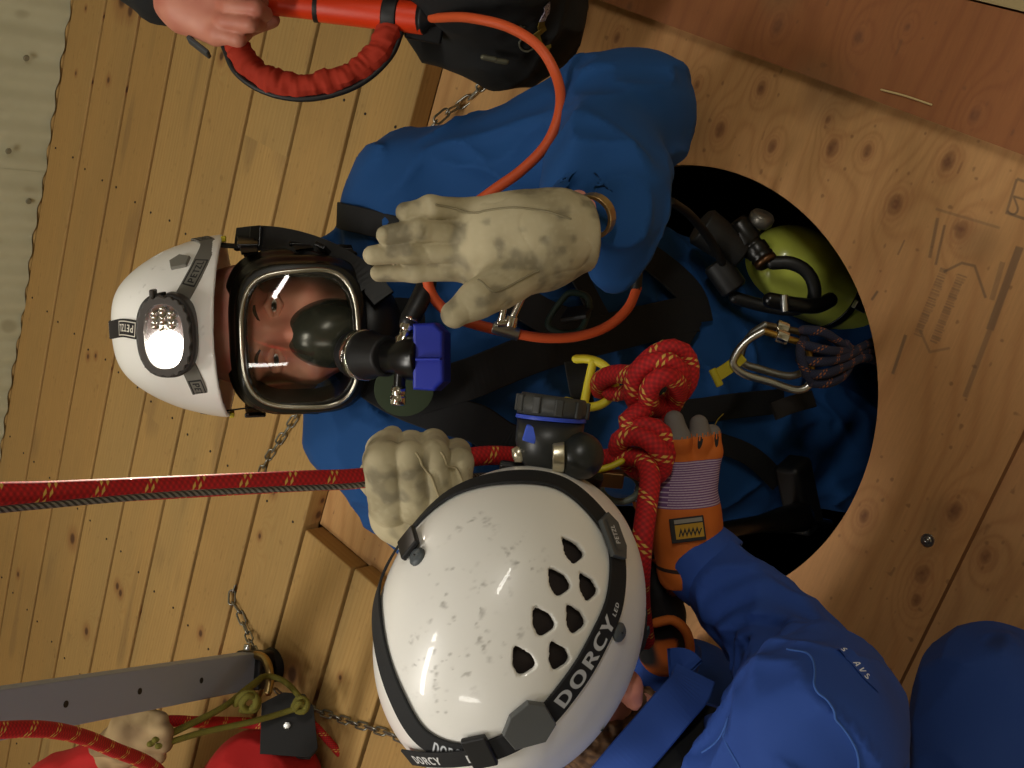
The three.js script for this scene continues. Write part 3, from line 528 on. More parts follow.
// ------------------------------------------------------------------ the climber's helmet, lamp and mask (all in the frame of the head)
const VC = [0, 0.078, 0], VR = [0.112, 0.14, 0.138];
{
  const h = turned('safety_helmet', 'scuffed white helmet with lit headlamp, worn by the person in the hole', 'helmet', ...HV);
  const vents = [[[0.0915, 0.1585, 0.0069], [0, -0.7, -0.7]], [[0.1053, 0.136, -0.0044], [0, -0.7, -0.7]], [[0.055, 0.1736, 0.0747], [0, -0.7, -0.7]], [[-0.0797, 0.1742, 0.033], [0, -0.7, -0.7]]];
  const f = shellField(VC, VR, 0.078, vents.slice(0, 2), 0.035);
  part(h, 'shell', surface(f, [-0.13, 0.05, -0.16], [0.13, 0.235, 0.16], 0.0027, { color: scuffed([[[0.086, 0.1264, 0.0743], 0.014], [[0.0753, 0.1562, 0.0671], 0.012], [[0.055, 0.1736, 0.0747], 0.012], [[0.0132, 0.1038, 0.1347], 0.006]]) }), M.shell);
  part(h, 'liner', surface((x, y, z) => Math.max(ell(x, y, z, VC, VR.map((q) => q - 0.008)), -ell(x, y, z, VC, VR.map((q) => q - 0.02)), 0.095 - y), [-0.12, 0.06, -0.14], [0.12, 0.225, 0.14], 0.005), mat(0x1c1c1e, 0.9));
  for (const s of [-1, 1]) part(h, 'chin_strap', webbing([[s * 0.104, 0.09, 0.03], [s * 0.098, 0.03, 0.03], [s * 0.085, -0.05, 0.04], [s * 0.04, -0.115, 0.055]], (p) => new THREE.Vector3(p.x, 0, 0.02).normalize(), 0.018, 0.002, { n: 24 }), M.webbing);
  for (const s of [-1, 1]) { const g = box(0.007, 0.006, 0.016, 0.0015); g.translate(s * 0.111, 0.077, 0.02); part(h, 'strap_clip', g, mat(0xc8b81c, 0.5), 'yellow strap clip'); }
  const b = flat([[-0.011, -0.008], [0.004, -0.012], [0.013, 0.0], [0.006, 0.011], [-0.009, 0.009]], 0.003); const p = [0.086, 0.1264, 0.0743]; part(h, 'badge', orient(b, p, ellNormal(VC, VR)(V(p)).toArray(), [0, 1, 0]), mat(0x77756c, 0.6), 'worn grey badge');
}
{
  const l = turned('headlamp', 'lit headlamp strapped to the front of the scuffed white helmet', 'headlamp', ...HV);
  const N = ellNormal(VC, VR), P = [0.0082, 0.138, 0.1243], n = N(V(P)), tilt = n.clone().multiplyScalar(0.55).add(new THREE.Vector3(0, 0.0, 1)).normalize();
  const A = new THREE.Vector3(1, 0, 0), U = tilt.clone().cross(A).normalize(), place = (g, z) => { g.applyMatrix4(new THREE.Matrix4().makeBasis(A, U, tilt)); const o = V(P).addScaledVector(tilt, z); g.translate(o.x, o.y, o.z); return g; };
  const oval = (a, b, k = 1) => { const s = new THREE.Shape(); for (let i = 0; i <= 96; i++) { const t = i / 96 * 6.2832, q = 1 + (k !== 1 ? 0.03 * Math.sin(t * 22) : 0); const x = Math.sign(Math.cos(t)) * Math.abs(Math.cos(t)) ** 0.8 * a * q, y = Math.sign(Math.sin(t)) * Math.abs(Math.sin(t)) ** 0.8 * b * q; i ? s.lineTo(x, y) : s.moveTo(x, y); } return s; };
  const ex = (s, d, bev = 0.002) => new THREE.ExtrudeGeometry(s, { depth: d, bevelEnabled: true, bevelSize: bev, bevelThickness: bev, bevelSegments: 3 });
  part(l, 'housing', place(ex(oval(0.045, 0.030), 0.020, 0.004), -0.004), mat(0x33302e, 0.5));
  const ringShape = oval(0.044, 0.0285, 2); ringShape.holes.push(new THREE.Path(oval(0.0375, 0.0225).getPoints().reverse()));
  part(l, 'bezel', place(ex(ringShape, 0.009, 0.001), 0.020), mat(0x4a4642, 0.45));
  const refl = []; for (let k = 0; k < 7; k++) { const a = k / 6 * 6.283, r = k === 6 ? 0 : 0.0105; const g = new THREE.LatheGeometry([[0.0012, 0], [0.003, 0.002], [0.0052, 0.006]].map((q) => new THREE.Vector2(...q)), 14); g.rotateX(Math.PI / 2); g.translate(0.0185 + Math.cos(a) * r, Math.sin(a) * r, 0); refl.push(g); }
  part(l, 'reflector', refl.map((g) => place(g, 0.0205)), M.chrome, 'cluster of small silvery reflectors');
  const back = ex(oval(0.0375, 0.0225), 0.0008, 0.0001); part(l, 'back_plate', place(back, 0.0195), mat(0xd8d8dc, 0.25, { metalness: 0.8 }));
  const lens = new THREE.SphereGeometry(0.0225, 36, 18, 0, 6.2832, 0, 1.25); lens.rotateX(Math.PI / 2); lens.scale(1, 1, 0.35); lens.translate(-0.015, 0, 0);
  part(l, 'lens', place(lens, 0.021), mat(0xffffff, 0.3, { emissive: 0xfff4e2, emissiveIntensity: 9 }), 'glaring white lens');
  const w = V(fromHead(V(P).addScaledVector(tilt, 0.047).addScaledVector(A, -0.015).toArray())), dir = hx.clone().multiplyScalar(tilt.x).addScaledVector(hy, tilt.y).addScaledVector(hz, tilt.z);
  const s = new THREE.SpotLight(0xfff1dc, 1.2, 0, 0.85, 0.8, 2); s.position.copy(w); s.target.position.copy(w.clone().add(dir)); scene.add(s, s.target); s.shadow.radius = 1;
  const lever = box(0.012, 0.006, 0.016, 0.002); lever.translate(0.047, 0.012, 0.0); part(l, 'switch', place(lever, 0.016), mat(0x38322a, 0.5));
  const logo = (g) => { const t = canvasTex(256, 64, (c) => { c.fillStyle = '#6d6a62'; c.fillRect(0, 0, 256, 64); c.strokeStyle = '#1a1917'; c.lineWidth = 5; c.strokeRect(84, 8, 104, 48); c.fillStyle = '#1a1917'; c.font = 'bold 36px sans-serif'; c.textAlign = 'center'; c.textBaseline = 'middle'; c.fillText('PETZL', 136, 34, 92); }); return t; };
  const gt = logo(); gt.repeat.set(1 / 0.10, 1);
  const band = mat(0xffffff, 0.85, { map: gt });
  const bt = canvasTex(256, 64, (c) => { c.fillStyle = '#1b1614'; c.fillRect(0, 0, 256, 64); c.strokeStyle = '#d8d2c4'; c.lineWidth = 4; c.strokeRect(60, 8, 104, 48); c.fillStyle = '#d8d2c4'; c.font = 'bold 36px sans-serif'; c.textAlign = 'center'; c.textBaseline = 'middle'; c.fillText('PETZL', 112, 34, 92); }); bt.repeat.set(1 / 0.09, 1);
  const lay = (pts) => pts.map((q) => { const v = V(q); v.addScaledVector(N(v), 0.001); return v.toArray(); });
  part(l, 'side_strap', webbing(lay([[0.0354, 0.1302, 0.1204], [0.0629, 0.114, 0.1086], [0.0875, 0.1007, 0.0832], [0.1052, 0.0937, 0.0449], onShell(VC, VR, 1.62, 0.108, 0), onShell(VC, VR, 2.3, 0.10, 0), onShell(VC, VR, 3.1416, 0.10, 0)]), N, 0.020, 0.0016, { n: 60 }), band);
  part(l, 'side_strap', webbing(lay([[-0.0173, 0.1235, 0.1287], [-0.0371, 0.1159, 0.1247], [-0.0584, 0.1097, 0.1135], onShell(VC, VR, -1.5, 0.105, 0), onShell(VC, VR, -2.3, 0.10, 0), onShell(VC, VR, -3.1416, 0.10, 0)]), N, 0.020, 0.0016, { n: 60 }), band);
  part(l, 'top_strap', webbing(lay([[0.0105, 0.1614, 0.1101], [0.0104, 0.176, 0.0977], [0.0108, 0.1915, 0.0797], [0, 0.2175, 0.01], [0, 0.205, -0.06], [0, 0.15, -0.12], onShell(VC, VR, 3.1416, 0.105, 0)]), N, 0.022, 0.0018, { n: 60 }), mat(0xffffff, 0.85, { map: bt }));
}
{
  const m = turned('face_mask', 'black rubber breathing mask with clear metal-rimmed visor', 'mask', ...HV);
  const cx = -0.004, cy = -0.010, hw = 0.081, hh = 0.067, e = 3.4, vz = (x, y) => 0.138 - 3.1 * (x - cx) ** 2 - 2.0 * (y - cy) ** 2;
  const edge = (t, k = 1) => { const c = Math.cos(t), s = Math.sin(t), q = (Math.abs(c) ** e + Math.abs(s) ** e) ** (-1 / e); return [cx + c * q * hw * k * (1 - 0.05 * s), cy + s * q * hh * k]; };
  const pos = [], idx = [], uv = [], R = 14, S = 72;
  for (let r = 0; r <= R; r++) for (let s = 0; s < S; s++) { const [x, y] = edge(s / S * 6.28319, Math.max(r / R, 0.001)); pos.push(x, y, vz(x, y)); uv.push(x, y); }
  for (let r = 0; r < R; r++) for (let s = 0; s < S; s++) { const a = r * S + s, b = r * S + (s + 1) % S; idx.push(a, a + S, b, b, a + S, b + S); }
  const g = new THREE.BufferGeometry(); g.setAttribute('position', new THREE.Float32BufferAttribute(pos, 3)); g.setAttribute('uv', new THREE.Float32BufferAttribute(uv, 2)); g.setIndex(idx); g.computeVertexNormals();
  part(m, 'visor', g, phys(0xf4f2ea, 0.03, { transmission: 1, thickness: 0, ior: 1.5 }), 'clear curved visor');
  const rimPts = []; for (let i = 0; i < 64; i++) { const [x, y] = edge(i / 64 * 6.28319, 1.01); rimPts.push([x, y, vz(x, y) + 0.0005]); }
  part(m, 'rim', tube(rimPts, 0.0032, { closed: true, seg: 160, radial: 10 }), mat(0xb9b4a4, 0.28, { metalness: 1 }), 'bare metal rim');
  const nrm2 = (x, y, a, b) => ((Math.abs(x / a) ** e + Math.abs(y / b) ** e) ** (1 / e) - 1) * Math.min(a, b);
  part(m, 'seal', surface((x, y, z) => { const t = clamp((0.125 - z) / 0.085), o = nrm2(x - cx, y - cy + 0.002, hw + 0.004 + 0.018 * t ** 0.7 + 0.002 * Math.sin(t * 16), hh + 0.004 + 0.021 * t ** 0.7 + 0.002 * Math.sin(t * 16)), i = nrm2(x - cx, y - cy, hw - 0.006, hh - 0.006); return smax(smax(smax(o, -i, 0.002), z - vz(x, y) - 0.001, 0.002), 0.03 - z, 0.004); }, [-0.125, -0.12, 0.02], [0.125, 0.1, 0.15], 0.0035), mat(0x17150f, 0.3));
  part(m, 'nose_cup', surface((x, y, z) => smax(smax(ell(x, y, z, [-0.002, -0.048, 0.082], [0.043, 0.056, 0.047]), -ell(x, y, z, [-0.002, -0.05, 0.078], [0.038, 0.05, 0.042]), 0.002), -0.074 - y, 0.003), [-0.06, -0.12, 0.02], [0.06, 0.02, 0.14], 0.003), mat(0x2c302b, 0.25), 'dark inner nose cup');
  // head straps running back from the seal
  for (const [a, b, c2, w] of [[[0.095, 0.045, 0.075], [0.108, 0.05, 0.02], [0.1, 0.05, -0.05], 0.02], [[0.098, -0.02, 0.07], [0.105, -0.01, 0.0], [0.09, 0.0, -0.06], 0.022], [[0.09, -0.075, 0.06], [0.098, -0.06, 0.0], [0.075, -0.04, -0.06], 0.02], [[-0.10, 0.045, 0.075], [-0.108, 0.05, 0.02], [-0.1, 0.05, -0.05], 0.02], [[-0.102, -0.02, 0.07], [-0.105, -0.01, 0.0], [-0.09, 0.0, -0.06], 0.022]]) {
    part(m, 'head_strap', webbing([a, b, c2, [0, 0.02, -0.118]], (p) => new THREE.Vector3(p.x, 0, p.z).normalize(), w, 0.003, { n: 28 }), M.rubber);
    part(m, 'buckle', plate([(a[0] + b[0]) / 2 + Math.sign(a[0]) * 0.002, (a[1] + b[1]) / 2, (a[2] + b[2]) / 2], [Math.sign(a[0]), 0, 0.2], [0, 1, 0], 0.018, 0.026, 0.006), M.blackGloss);
  }
  for (const [pts, w] of [[[[0.1077, 0.0608, -0.0131], [0.111, 0.0307, 0.0085], [0.1057, -0.0105, 0.0341], [0.0908, -0.0529, 0.0618], [0.0691, -0.0869, 0.089], [0.0403, -0.1108, 0.1102]], 0.030], [[[0.0947, 0.024, 0.0287], [0.0912, -0.0142, 0.0585], [0.0759, -0.0544, 0.091], [0.0473, -0.082, 0.113]], 0.016]]) part(m, 'side_strap', webbing(pts, () => new THREE.Vector3(0.35, 0, 0.93), w, 0.006, { n: 36 }), M.rubber);
  for (const q of [[[0.1032, -0.0363, 0.061], [0.0963, -0.0501, 0.0706]], [[0.1113, 0.0454, 0.0104], [0.1128, 0.0306, 0.0186]]]) part(m, 'buckle', [along(box(0.03, 0.016, 0.006, 0.002), ...q)], M.blackGloss);
  part(m, 'chin_cup', surface((x, y, z) => smax(ell(x, y, z, [-0.002, -0.098, 0.055], [0.062, 0.04, 0.06]), -ell(x, y, z, [-0.002, -0.07, 0.05], [0.05, 0.04, 0.05]), 0.004), [-0.08, -0.15, -0.02], [0.08, -0.05, 0.13], 0.004), M.rubber);
  const clamp2 = box(0.012, 0.02, 0.009, 0.0015); clamp2.translate(-0.012, -0.079, 0.129); part(m, 'rim_clamp', clamp2, M.steel);
}
{ // breathing valve under the visor
  const v = thing('demand_valve', 'black breathing valve with blue cap below the face mask', 'valve', [0.0444, 0.5415, -0.9315]);
  part(v, 'body', [turnedRod([0.0519, 0.5378, -1.0105], [0.044, 0.5455, -0.939], [[0.001, 0], [0.026, 0], [0.029, 0.12], [0.029, 0.5], [0.024, 0.62], [0.024, 0.95], [0.02, 1], [0.001, 1]], 28)], M.black);
  part(v, 'collar', rod([0.0492, 0.5407, -0.9911], [0.0483, 0.5427, -0.9782], 0.0305, 0.0305, 28), M.chrome);
  part(v, 'neck', [turnedRod([0.0431, 0.547, -0.9408], [0.0389, 0.5302, -0.896], [[0.001, 0], [0.018, 0], [0.0185, 0.3], [0.026, 0.5], [0.028, 0.9], [0.026, 1], [0.001, 1]], 24)], M.blackGloss);
  { const A = V([0.0392, 0.5346, -0.8979]), B = V([0.0367, 0.5202, -0.8741]), Y = B.clone().sub(A), L = Y.length(); Y.normalize(); const X = V([0.0707, 0.5274, -0.8853]).sub(V([0.0056, 0.5311, -0.8894])).normalize(), Z = X.clone().cross(Y).normalize();
    const s = new THREE.Shape(); [[-0.033, -L / 2], [0.033, -L / 2], [0.034, L * 0.2], [0.026, L / 2], [-0.026, L / 2], [-0.034, L * 0.2]].forEach((q, i) => i ? s.lineTo(...q) : s.moveTo(...q)); s.closePath();
    const g = new THREE.ExtrudeGeometry(s, { depth: 0.03, bevelEnabled: true, bevelSize: 0.004, bevelThickness: 0.004, bevelSegments: 3 }); g.translate(0, 0, -0.015); g.applyMatrix4(new THREE.Matrix4().makeBasis(X, Y, Z)); const c = A.add(B).multiplyScalar(0.5); g.translate(c.x, c.y, c.z);
    part(v, 'cap', g, mat(0x2436b4, 0.4), 'blue push cap');
    const rib = along(box(0.003, L * 1.02, 0.04, 0.001), [0.0389, 0.5401, -0.8921], [0.0365, 0.5259, -0.8685]); part(v, 'cap_rib', rib, mat(0x2c40c4, 0.4)); }
  part(v, 'pipe', rod([0.0041, 0.5489, -0.9217], [0.0601, 0.5448, -0.9125], 0.0068), M.blackGloss);
  part(v, 'fitting', [turnedRod([-0.0128, 0.5492, -0.9251], [0.0086, 0.5486, -0.9214], [[0.001, 0], [0.0075, 0], [0.0095, 0.1], [0.0095, 0.45], [0.007, 0.5], [0.009, 0.6], [0.009, 1], [0.001, 1]], 6)], M.chrome);
  part(v, 'fitting', [turnedRod([0.0499, 0.5475, -0.9126], [0.071, 0.544, -0.9087], [[0.001, 0], [0.008, 0], [0.0095, 0.15], [0.0095, 0.6], [0.0065, 0.7], [0.0065, 1], [0.001, 1]], 8), turnedRod([0.0689, 0.5449, -0.9096], [0.0841, 0.5374, -0.9042], [[0.001, 0], [0.0065, 0.05], [0.0085, 0.2], [0.0085, 0.8], [0.0105, 0.85], [0.0105, 1], [0.001, 1]], 12)], M.chrome);
  part(v, 'air_hose', tube([[0.081, 0.5384, -0.9068], [0.1018, 0.5269, -0.8999], [0.1251, 0.5091, -0.9023], [0.1585, 0.479, -0.9362], [0.1939, 0.4432, -1.0015], [0.2219, 0.4024, -1.0611]], 0.0115, { radial: 14 }), M.rubber);
  part(v, 'flap', rod([0.0062, 0.4854, -0.9813], [0.0038, 0.489, -0.9778], 0.036, 0.036, 28), mat(0x2c3a20, 0.7), 'dull green round flap');
}
// ------------------------------------------------------------------ harness webbing over the coverall
{
  const h = thing('body_harness', 'black webbing harness over the dark blue coverall', 'harness', [0.02, 0.2, -0.85]);
  const N = normalOf(clBase, 0.012);
  const strap = (pts, w, name = 'strap', m = M.webbing, n = 60, off = 0.010) => part(h, name, webbing(drape(clBase, pts, off, 7), N, w, 0.003, { n }), m);
  strap([[-0.0061, 0.4682, -0.9995], [0.0093, 0.414, -0.9381], [0.0291, 0.3554, -0.8717], [0.0491, 0.2886, -0.7959], [0.0722, 0.1956, -0.7509], [0.0886, 0.1063, -0.7252]], 0.052);
  strap([[0.0627, 0.5003, -1.0964], [-0.0013, 0.4693, -1.0159], [-0.0354, 0.4329, -0.9595], [-0.0709, 0.3692, -0.8873], [-0.0981, 0.2972, -0.8359]], 0.050);
  strap([[0.1294, 0.3826, -0.9025], [0.1, 0.3473, -0.8625], [0.0756, 0.3117, -0.8222], [0.0635, 0.2631, -0.7821]], 0.046);
  strap([[0.0855, 0.1126, -0.7324], [0.028, 0.1595, -0.7402], [-0.0277, 0.1797, -0.7632], [-0.091, 0.1876, -0.7873], [-0.1702, 0.1821, -0.8112]], 0.042);
  strap([[0.2018, 0.2407, -0.8021], [0.1608, 0.2544, -0.7874], [0.1026, 0.2568, -0.775], [0.052, 0.2514, -0.7688]], 0.028);
  strap([[-0.0727, 0.178, -0.7763], [-0.071, 0.1301, -0.7523], [-0.0663, 0.0678, -0.7269], [-0.061, -0.0397, -0.7109]], 0.036);
  strap([[-0.0797, 0.1698, -0.7822], [-0.1152, 0.1106, -0.7604], [-0.1491, 0.0271, -0.7413], [-0.201, -0.0483, -0.7465]], 0.030);
  strap([[0.2153, 0.1447, -0.7688], [0.1665, 0.1255, -0.7471], [0.1191, 0.1018, -0.7353], [0.0723, 0.1001, -0.7333]], 0.05);
  strap([[0.2411, 0.4495, -1.1144], [0.2207, 0.4576, -1.048], [0.196, 0.4306, -0.9872], [0.1526, 0.3895, -0.9103], [0.1211, 0.3666, -0.8844]], 0.034);
  // zigzag bar tacks in yellow thread
  const zig = [[694, 412], [700, 398], [703, 415], [709, 400], [712, 418], [718, 404], [716, 424]], t = new THREE.MeshStandardMaterial({ color: 0x9c8428, roughness: 0.8 });
  part(h, 'stitching', tube(drape(clBase, [[-0.0548, 0.1907, -0.7756], [-0.035, 0.1836, -0.7675], [-0.0533, 0.182, -0.7658], [-0.0387, 0.1744, -0.7571], [-0.0595, 0.1738, -0.7565], [-0.048, 0.1567, -0.7522], [-0.0759, 0.1626, -0.7589]], 0.0145, 4), 0.0009, { radial: 5, tension: 0.05 }), t);
  part(h, 'stitching', tube(drape(clBase, [[-0.1039, 0.0904, -0.7526], [-0.0858, 0.084, -0.7454], [-0.076, 0.0763, -0.7367]], 0.0145, 4), 0.0009, { radial: 5 }), t);
  // buckle of the upper strap
  { const g = tube([[0.0674, 0.3698, -0.8427], [0.0961, 0.357, -0.8281], [0.1037, 0.3501, -0.8203], [0.0958, 0.3361, -0.8045], [0.0581, 0.3447, -0.8141], [0.0577, 0.3607, -0.8324]], 0.004, { closed: true, seg: 60 }); part(h, 'buckle', g, mat(0x22342c, 0.45)); part(h, 'buckle_plate', orient(box(0.038, 0.034, 0.006, 0.002), [0.0789, 0.3459, -0.8155], normalOf(clBase)(V([0.0789, 0.3459, -0.8155])).toArray(), [0.0722, 0.3599, -0.8314]), M.black); }
  part(h, 'webbing_tab', webbing([[-0.0667, 0.0706, -0.715], [-0.0602, 0.0359, -0.7059], [-0.0561, -0.0213, -0.7015]], () => new THREE.Vector3(0.1, 0.75, 0.65), 0.024, 0.004, { n: 16 }), mat(0x2c2a2a, 0.9));
  part(h, 'd_ring', [tube([[0.0226, 0.3932, -0.7861], [0.0214, 0.3888, -0.7735], [0.0155, 0.3856, -0.7578], [0.003, 0.3828, -0.7455], [-0.0099, 0.3837, -0.7405], [-0.0232, 0.3843, -0.7472], [-0.0316, 0.3867, -0.759], [-0.0338, 0.3927, -0.7749], [-0.0249, 0.4036, -0.7978]], 0.0052, { radial: 10 }), tube([[0.0173, 0.3884, -0.7655], [-0.0074, 0.3913, -0.7732], [-0.0311, 0.3957, -0.7782]], 0.0052, { radial: 10 })], mat(0xe6d634, 0.5), 'yellow D ring');
  part(h, 'd_ring_loop', webbing([[-0.0315, 0.383, -0.7895], [-0.0054, 0.3925, -0.7852], [0.0194, 0.3863, -0.7933]].map((q) => q), () => new THREE.Vector3(0, 0.7, 0.7), 0.026, 0.004, { n: 12 }), M.webbing);
  part(h, 'yellow_tab', [webbing([[0.0109, 0.1417, -0.7126], [-0.0007, 0.1562, -0.7214], [-0.0129, 0.1757, -0.7359]], () => new THREE.Vector3(0, 0.7, 0.7), 0.016, 0.0035, { n: 12 }), rod([-0.0025, 0.1768, -0.7372], [-0.025, 0.1713, -0.7309], 0.005)], mat(0xb4a418, 0.6), 'yellow webbing tab');
}
// orange air line from the bystander's hand to the climber's chest
M.orangeHose = mat(0xd4572a, 0.5);
{
  const h = thing('air_line', 'thin orange air line looping across the chest of the blue coverall', 'hose', [0.3296, 0.3688, -0.7962]);
  part(h, 'hose', tube([[0.4795, 0.3766, -0.9865], [0.4519, 0.3964, -0.903], [0.4259, 0.3877, -0.8478], [0.3929, 0.381, -0.81], [0.3531, 0.3777, -0.7911], [0.3128, 0.3932, -0.7784], [0.2727, 0.4123, -0.785], [0.2414, 0.4414, -0.8029], [0.2196, 0.4711, -0.8215], [0.193, 0.5038, -0.8434], [0.162, 0.5241, -0.8664], [0.1328, 0.5262, -0.8839], [0.1053, 0.5119, -0.8904], [0.082, 0.4937, -0.8773], [0.0709, 0.4732, -0.8616], [0.0619, 0.4532, -0.8434]], 0.0062, { radial: 12 }), M.orangeHose);
  part(h, 'hose', tube([[0.0604, 0.451, -0.8409], [0.0497, 0.4194, -0.8082], [0.0488, 0.3887, -0.7809], [0.0578, 0.3626, -0.7589], [0.077, 0.342, -0.7431], [0.0998, 0.3296, -0.7366]], 0.0058, { radial: 12 }), M.orangeHose);
  part(h, 'ferrule', rod([0.0673, 0.462, -0.8504], [0.0556, 0.4405, -0.8291], 0.0072), M.steel);
  part(h, 'connector', [rod([0.0964, 0.3306, -0.7377], [0.1207, 0.3276, -0.7344], 0.0062), rod([0.1185, 0.3285, -0.7354], [0.1497, 0.325, -0.7389], 0.0105), rod([0.1474, 0.3251, -0.7391], [0.1949, 0.3157, -0.751], 0.0125)], M.black);
  part(h, 'connector_sleeve', rod([0.1208, 0.3296, -0.7351], [0.1471, 0.3264, -0.7375], 0.0112), mat(0x7b7d7c, 0.5), 'grey sleeve');
  part(h, 'snap_link', [rod([0.0742, 0.4508, -0.8287], [0.1094, 0.4443, -0.8062], 0.0045), rod([0.0675, 0.4589, -0.8408], [0.0874, 0.4577, -0.8334], 0.0045), rod([0.0712, 0.4609, -0.8432], [0.0704, 0.4457, -0.8259], 0.006), rod([0.0654, 0.4514, -0.8323], [0.0775, 0.4499, -0.8276], 0.007)], M.chrome);
}
// ------------------------------------------------------------------ air cylinder and valve down in the hole
{
  const A = [0.1637, -0.032, -0.7802], B = [0.0115, -0.555, -0.7313];
  const c = thing('air_cylinder', 'yellow-green air cylinder hanging in the hole beside the person', 'cylinder', B);
  const r = 0.068;
  const prof = [[0.001, 0], [0.05, 0.0], [r, 0.04]]; for (let i = 0; i <= 12; i++) { const a = i / 12 * 1.35; prof.push([r * Math.cos(a), 0.80 + 0.16 * Math.sin(a)]); } prof.push([0.014, 0.975], [0.014, 1], [0.001, 1]);
  part(c, 'body', [turnedRod(B, A, prof, 40)], phys(0xd6e060, 0.26, { clearcoat: 0.4 }));
  const dir = V(A).sub(V(B)).normalize(), at = (t) => V(B).addScaledVector(dir, t * V(A).distanceTo(V(B)));
  const b0 = at(0.64), b1 = at(0.668); part(c, 'band', rod(b0.toArray(), b1.toArray(), r + 0.0025, r + 0.0025, 40), M.blackGloss);
  { const q = V([0.0974, -0.1106, -0.7061]).sub(b0); q.addScaledVector(dir, -q.dot(dir)).normalize(); const o = b0.clone().addScaledVector(q, r + 0.005).toArray(); part(c, 'band_clip', orient(box(0.014, 0.03, 0.008, 0.002), o, q.toArray(), dir.toArray()), M.steel); }
  { const q = V([0.1306, -0.2352, -0.716]).sub(at(0.5)); q.addScaledVector(dir, -q.dot(dir)).normalize(); const t = canvasTex(128, 64, (x) => { x.fillStyle = '#d6e060'; x.fillRect(0, 0, 128, 64); x.fillStyle = '#20283c'; x.font = 'bold 50px sans-serif'; x.fillText('12', 20, 50); }); const o = at(0.5).addScaledVector(q, r + 0.0006).toArray(); const g = new THREE.CylinderGeometry(r + 0.0006, r + 0.0006, 0.03, 10, 1, true, -0.3, 0.6); g.rotateY(0); g.translate(0, 0, 0); g.applyMatrix4(new THREE.Matrix4().makeBasis(dir.clone().cross(q), dir, q)); const m0 = at(0.5); g.translate(m0.x, m0.y, m0.z); part(c, 'printed_figure', g, mat(0xffffff, 0.4, { map: t })); }
  const v = thing('cylinder_valve', 'black and chrome valve with hand wheel on top of the yellow-green cylinder', 'valve', A);
  part(v, 'stem', [turnedRod(A, [0.1827, -0.0057, -0.7797], [[0.001, 0], [0.016, 0], [0.016, 0.4], [0.02, 0.45], [0.02, 1], [0.001, 1]], 16)], M.black);
  part(v, 'body', [turnedRod([0.1989, 0.031, -0.7684], [0.1388, 0.0147, -0.7348], [[0.001, 0], [0.016, 0], [0.019, 0.1], [0.019, 0.5], [0.014, 0.52], [0.014, 0.6], [0.017, 0.62], [0.017, 0.8], [0.015, 0.82], [0.017, 0.86], [0.016, 1], [0.001, 1]], 20)], mat(0x1a1917, 0.3, { metalness: 0.4 }));
  part(v, 'cap_ring', [turnedRod([0.1429, 0.0181, -0.7357], [0.1339, 0.0177, -0.7306], [[0.001, 0], [0.0165, 0], [0.0165, 0.6], [0.013, 1], [0.009, 0.7], [0.001, 0.7]], 24)], mat(0x6a4c34, 0.35, { metalness: 0.9 }));
  part(v, 'spindle', rod([0.1741, 0.0211, -0.7497], [0.1947, 0.0171, -0.7375], 0.0055), M.steel);
  { const a = V([0.19, 0.0147, -0.7424]), b = V([0.206, 0.0173, -0.7302]); const g = turnedRod(a.toArray(), b.toArray(), [[0.001, 0], [0.012, 0], [0.0175, 0.35], [0.0175, 0.75], [0.014, 1], [0.001, 1]], 24); part(v, 'hand_wheel', [g], mat(0x6e6a62, 0.4, { metalness: 0.7 })); }
  part(v, 'hose', tube([[0.1362, 0.0139, -0.7263], [0.1337, 0.0021, -0.7054], [0.1208, -0.0118, -0.6896], [0.0997, -0.0226, -0.6849], [0.0784, -0.0289, -0.6929], [0.0711, -0.022, -0.7159], [0.0794, -0.0036, -0.7519], [0.0942, 0.0236, -0.7827]], 0.0095, { radial: 12 }), M.rubber);
  part(v, 'hose_fitting', [rod([0.1353, 0.0176, -0.7305], [0.1366, 0.0111, -0.7186], 0.0075, 0.0075, 6)], M.steel);
  part(v, 'pressure_hose', tube([[0.085, 0.0276, -0.7268], [0.0772, 0.0099, -0.7066], [0.072, -0.022, -0.6857], [0.0801, -0.0644, -0.6829]], 0.011, { radial: 12 }), M.blackGloss);
  part(v, 'hose_fitting', [rod([0.0896, 0.0238, -0.7073], [0.0664, 0.0242, -0.7077], 0.0055)], M.steel);
  part(v, 'regulator', [rod([0.1983, 0.0678, -0.8026], [0.1527, 0.0227, -0.7665], 0.028, 0.024, 20), rod([0.1462, 0.0481, -0.7954], [0.1047, 0.0319, -0.777], 0.02, 0.02, 16)], M.black);
  part(v, 'supply_hose', tube([[0.2136, 0.2028, -0.7592], [0.2007, 0.1541, -0.7643], [0.1717, 0.0948, -0.7728], [0.1434, 0.0593, -0.7778]], 0.006, { radial: 10 }), M.rubber);
}
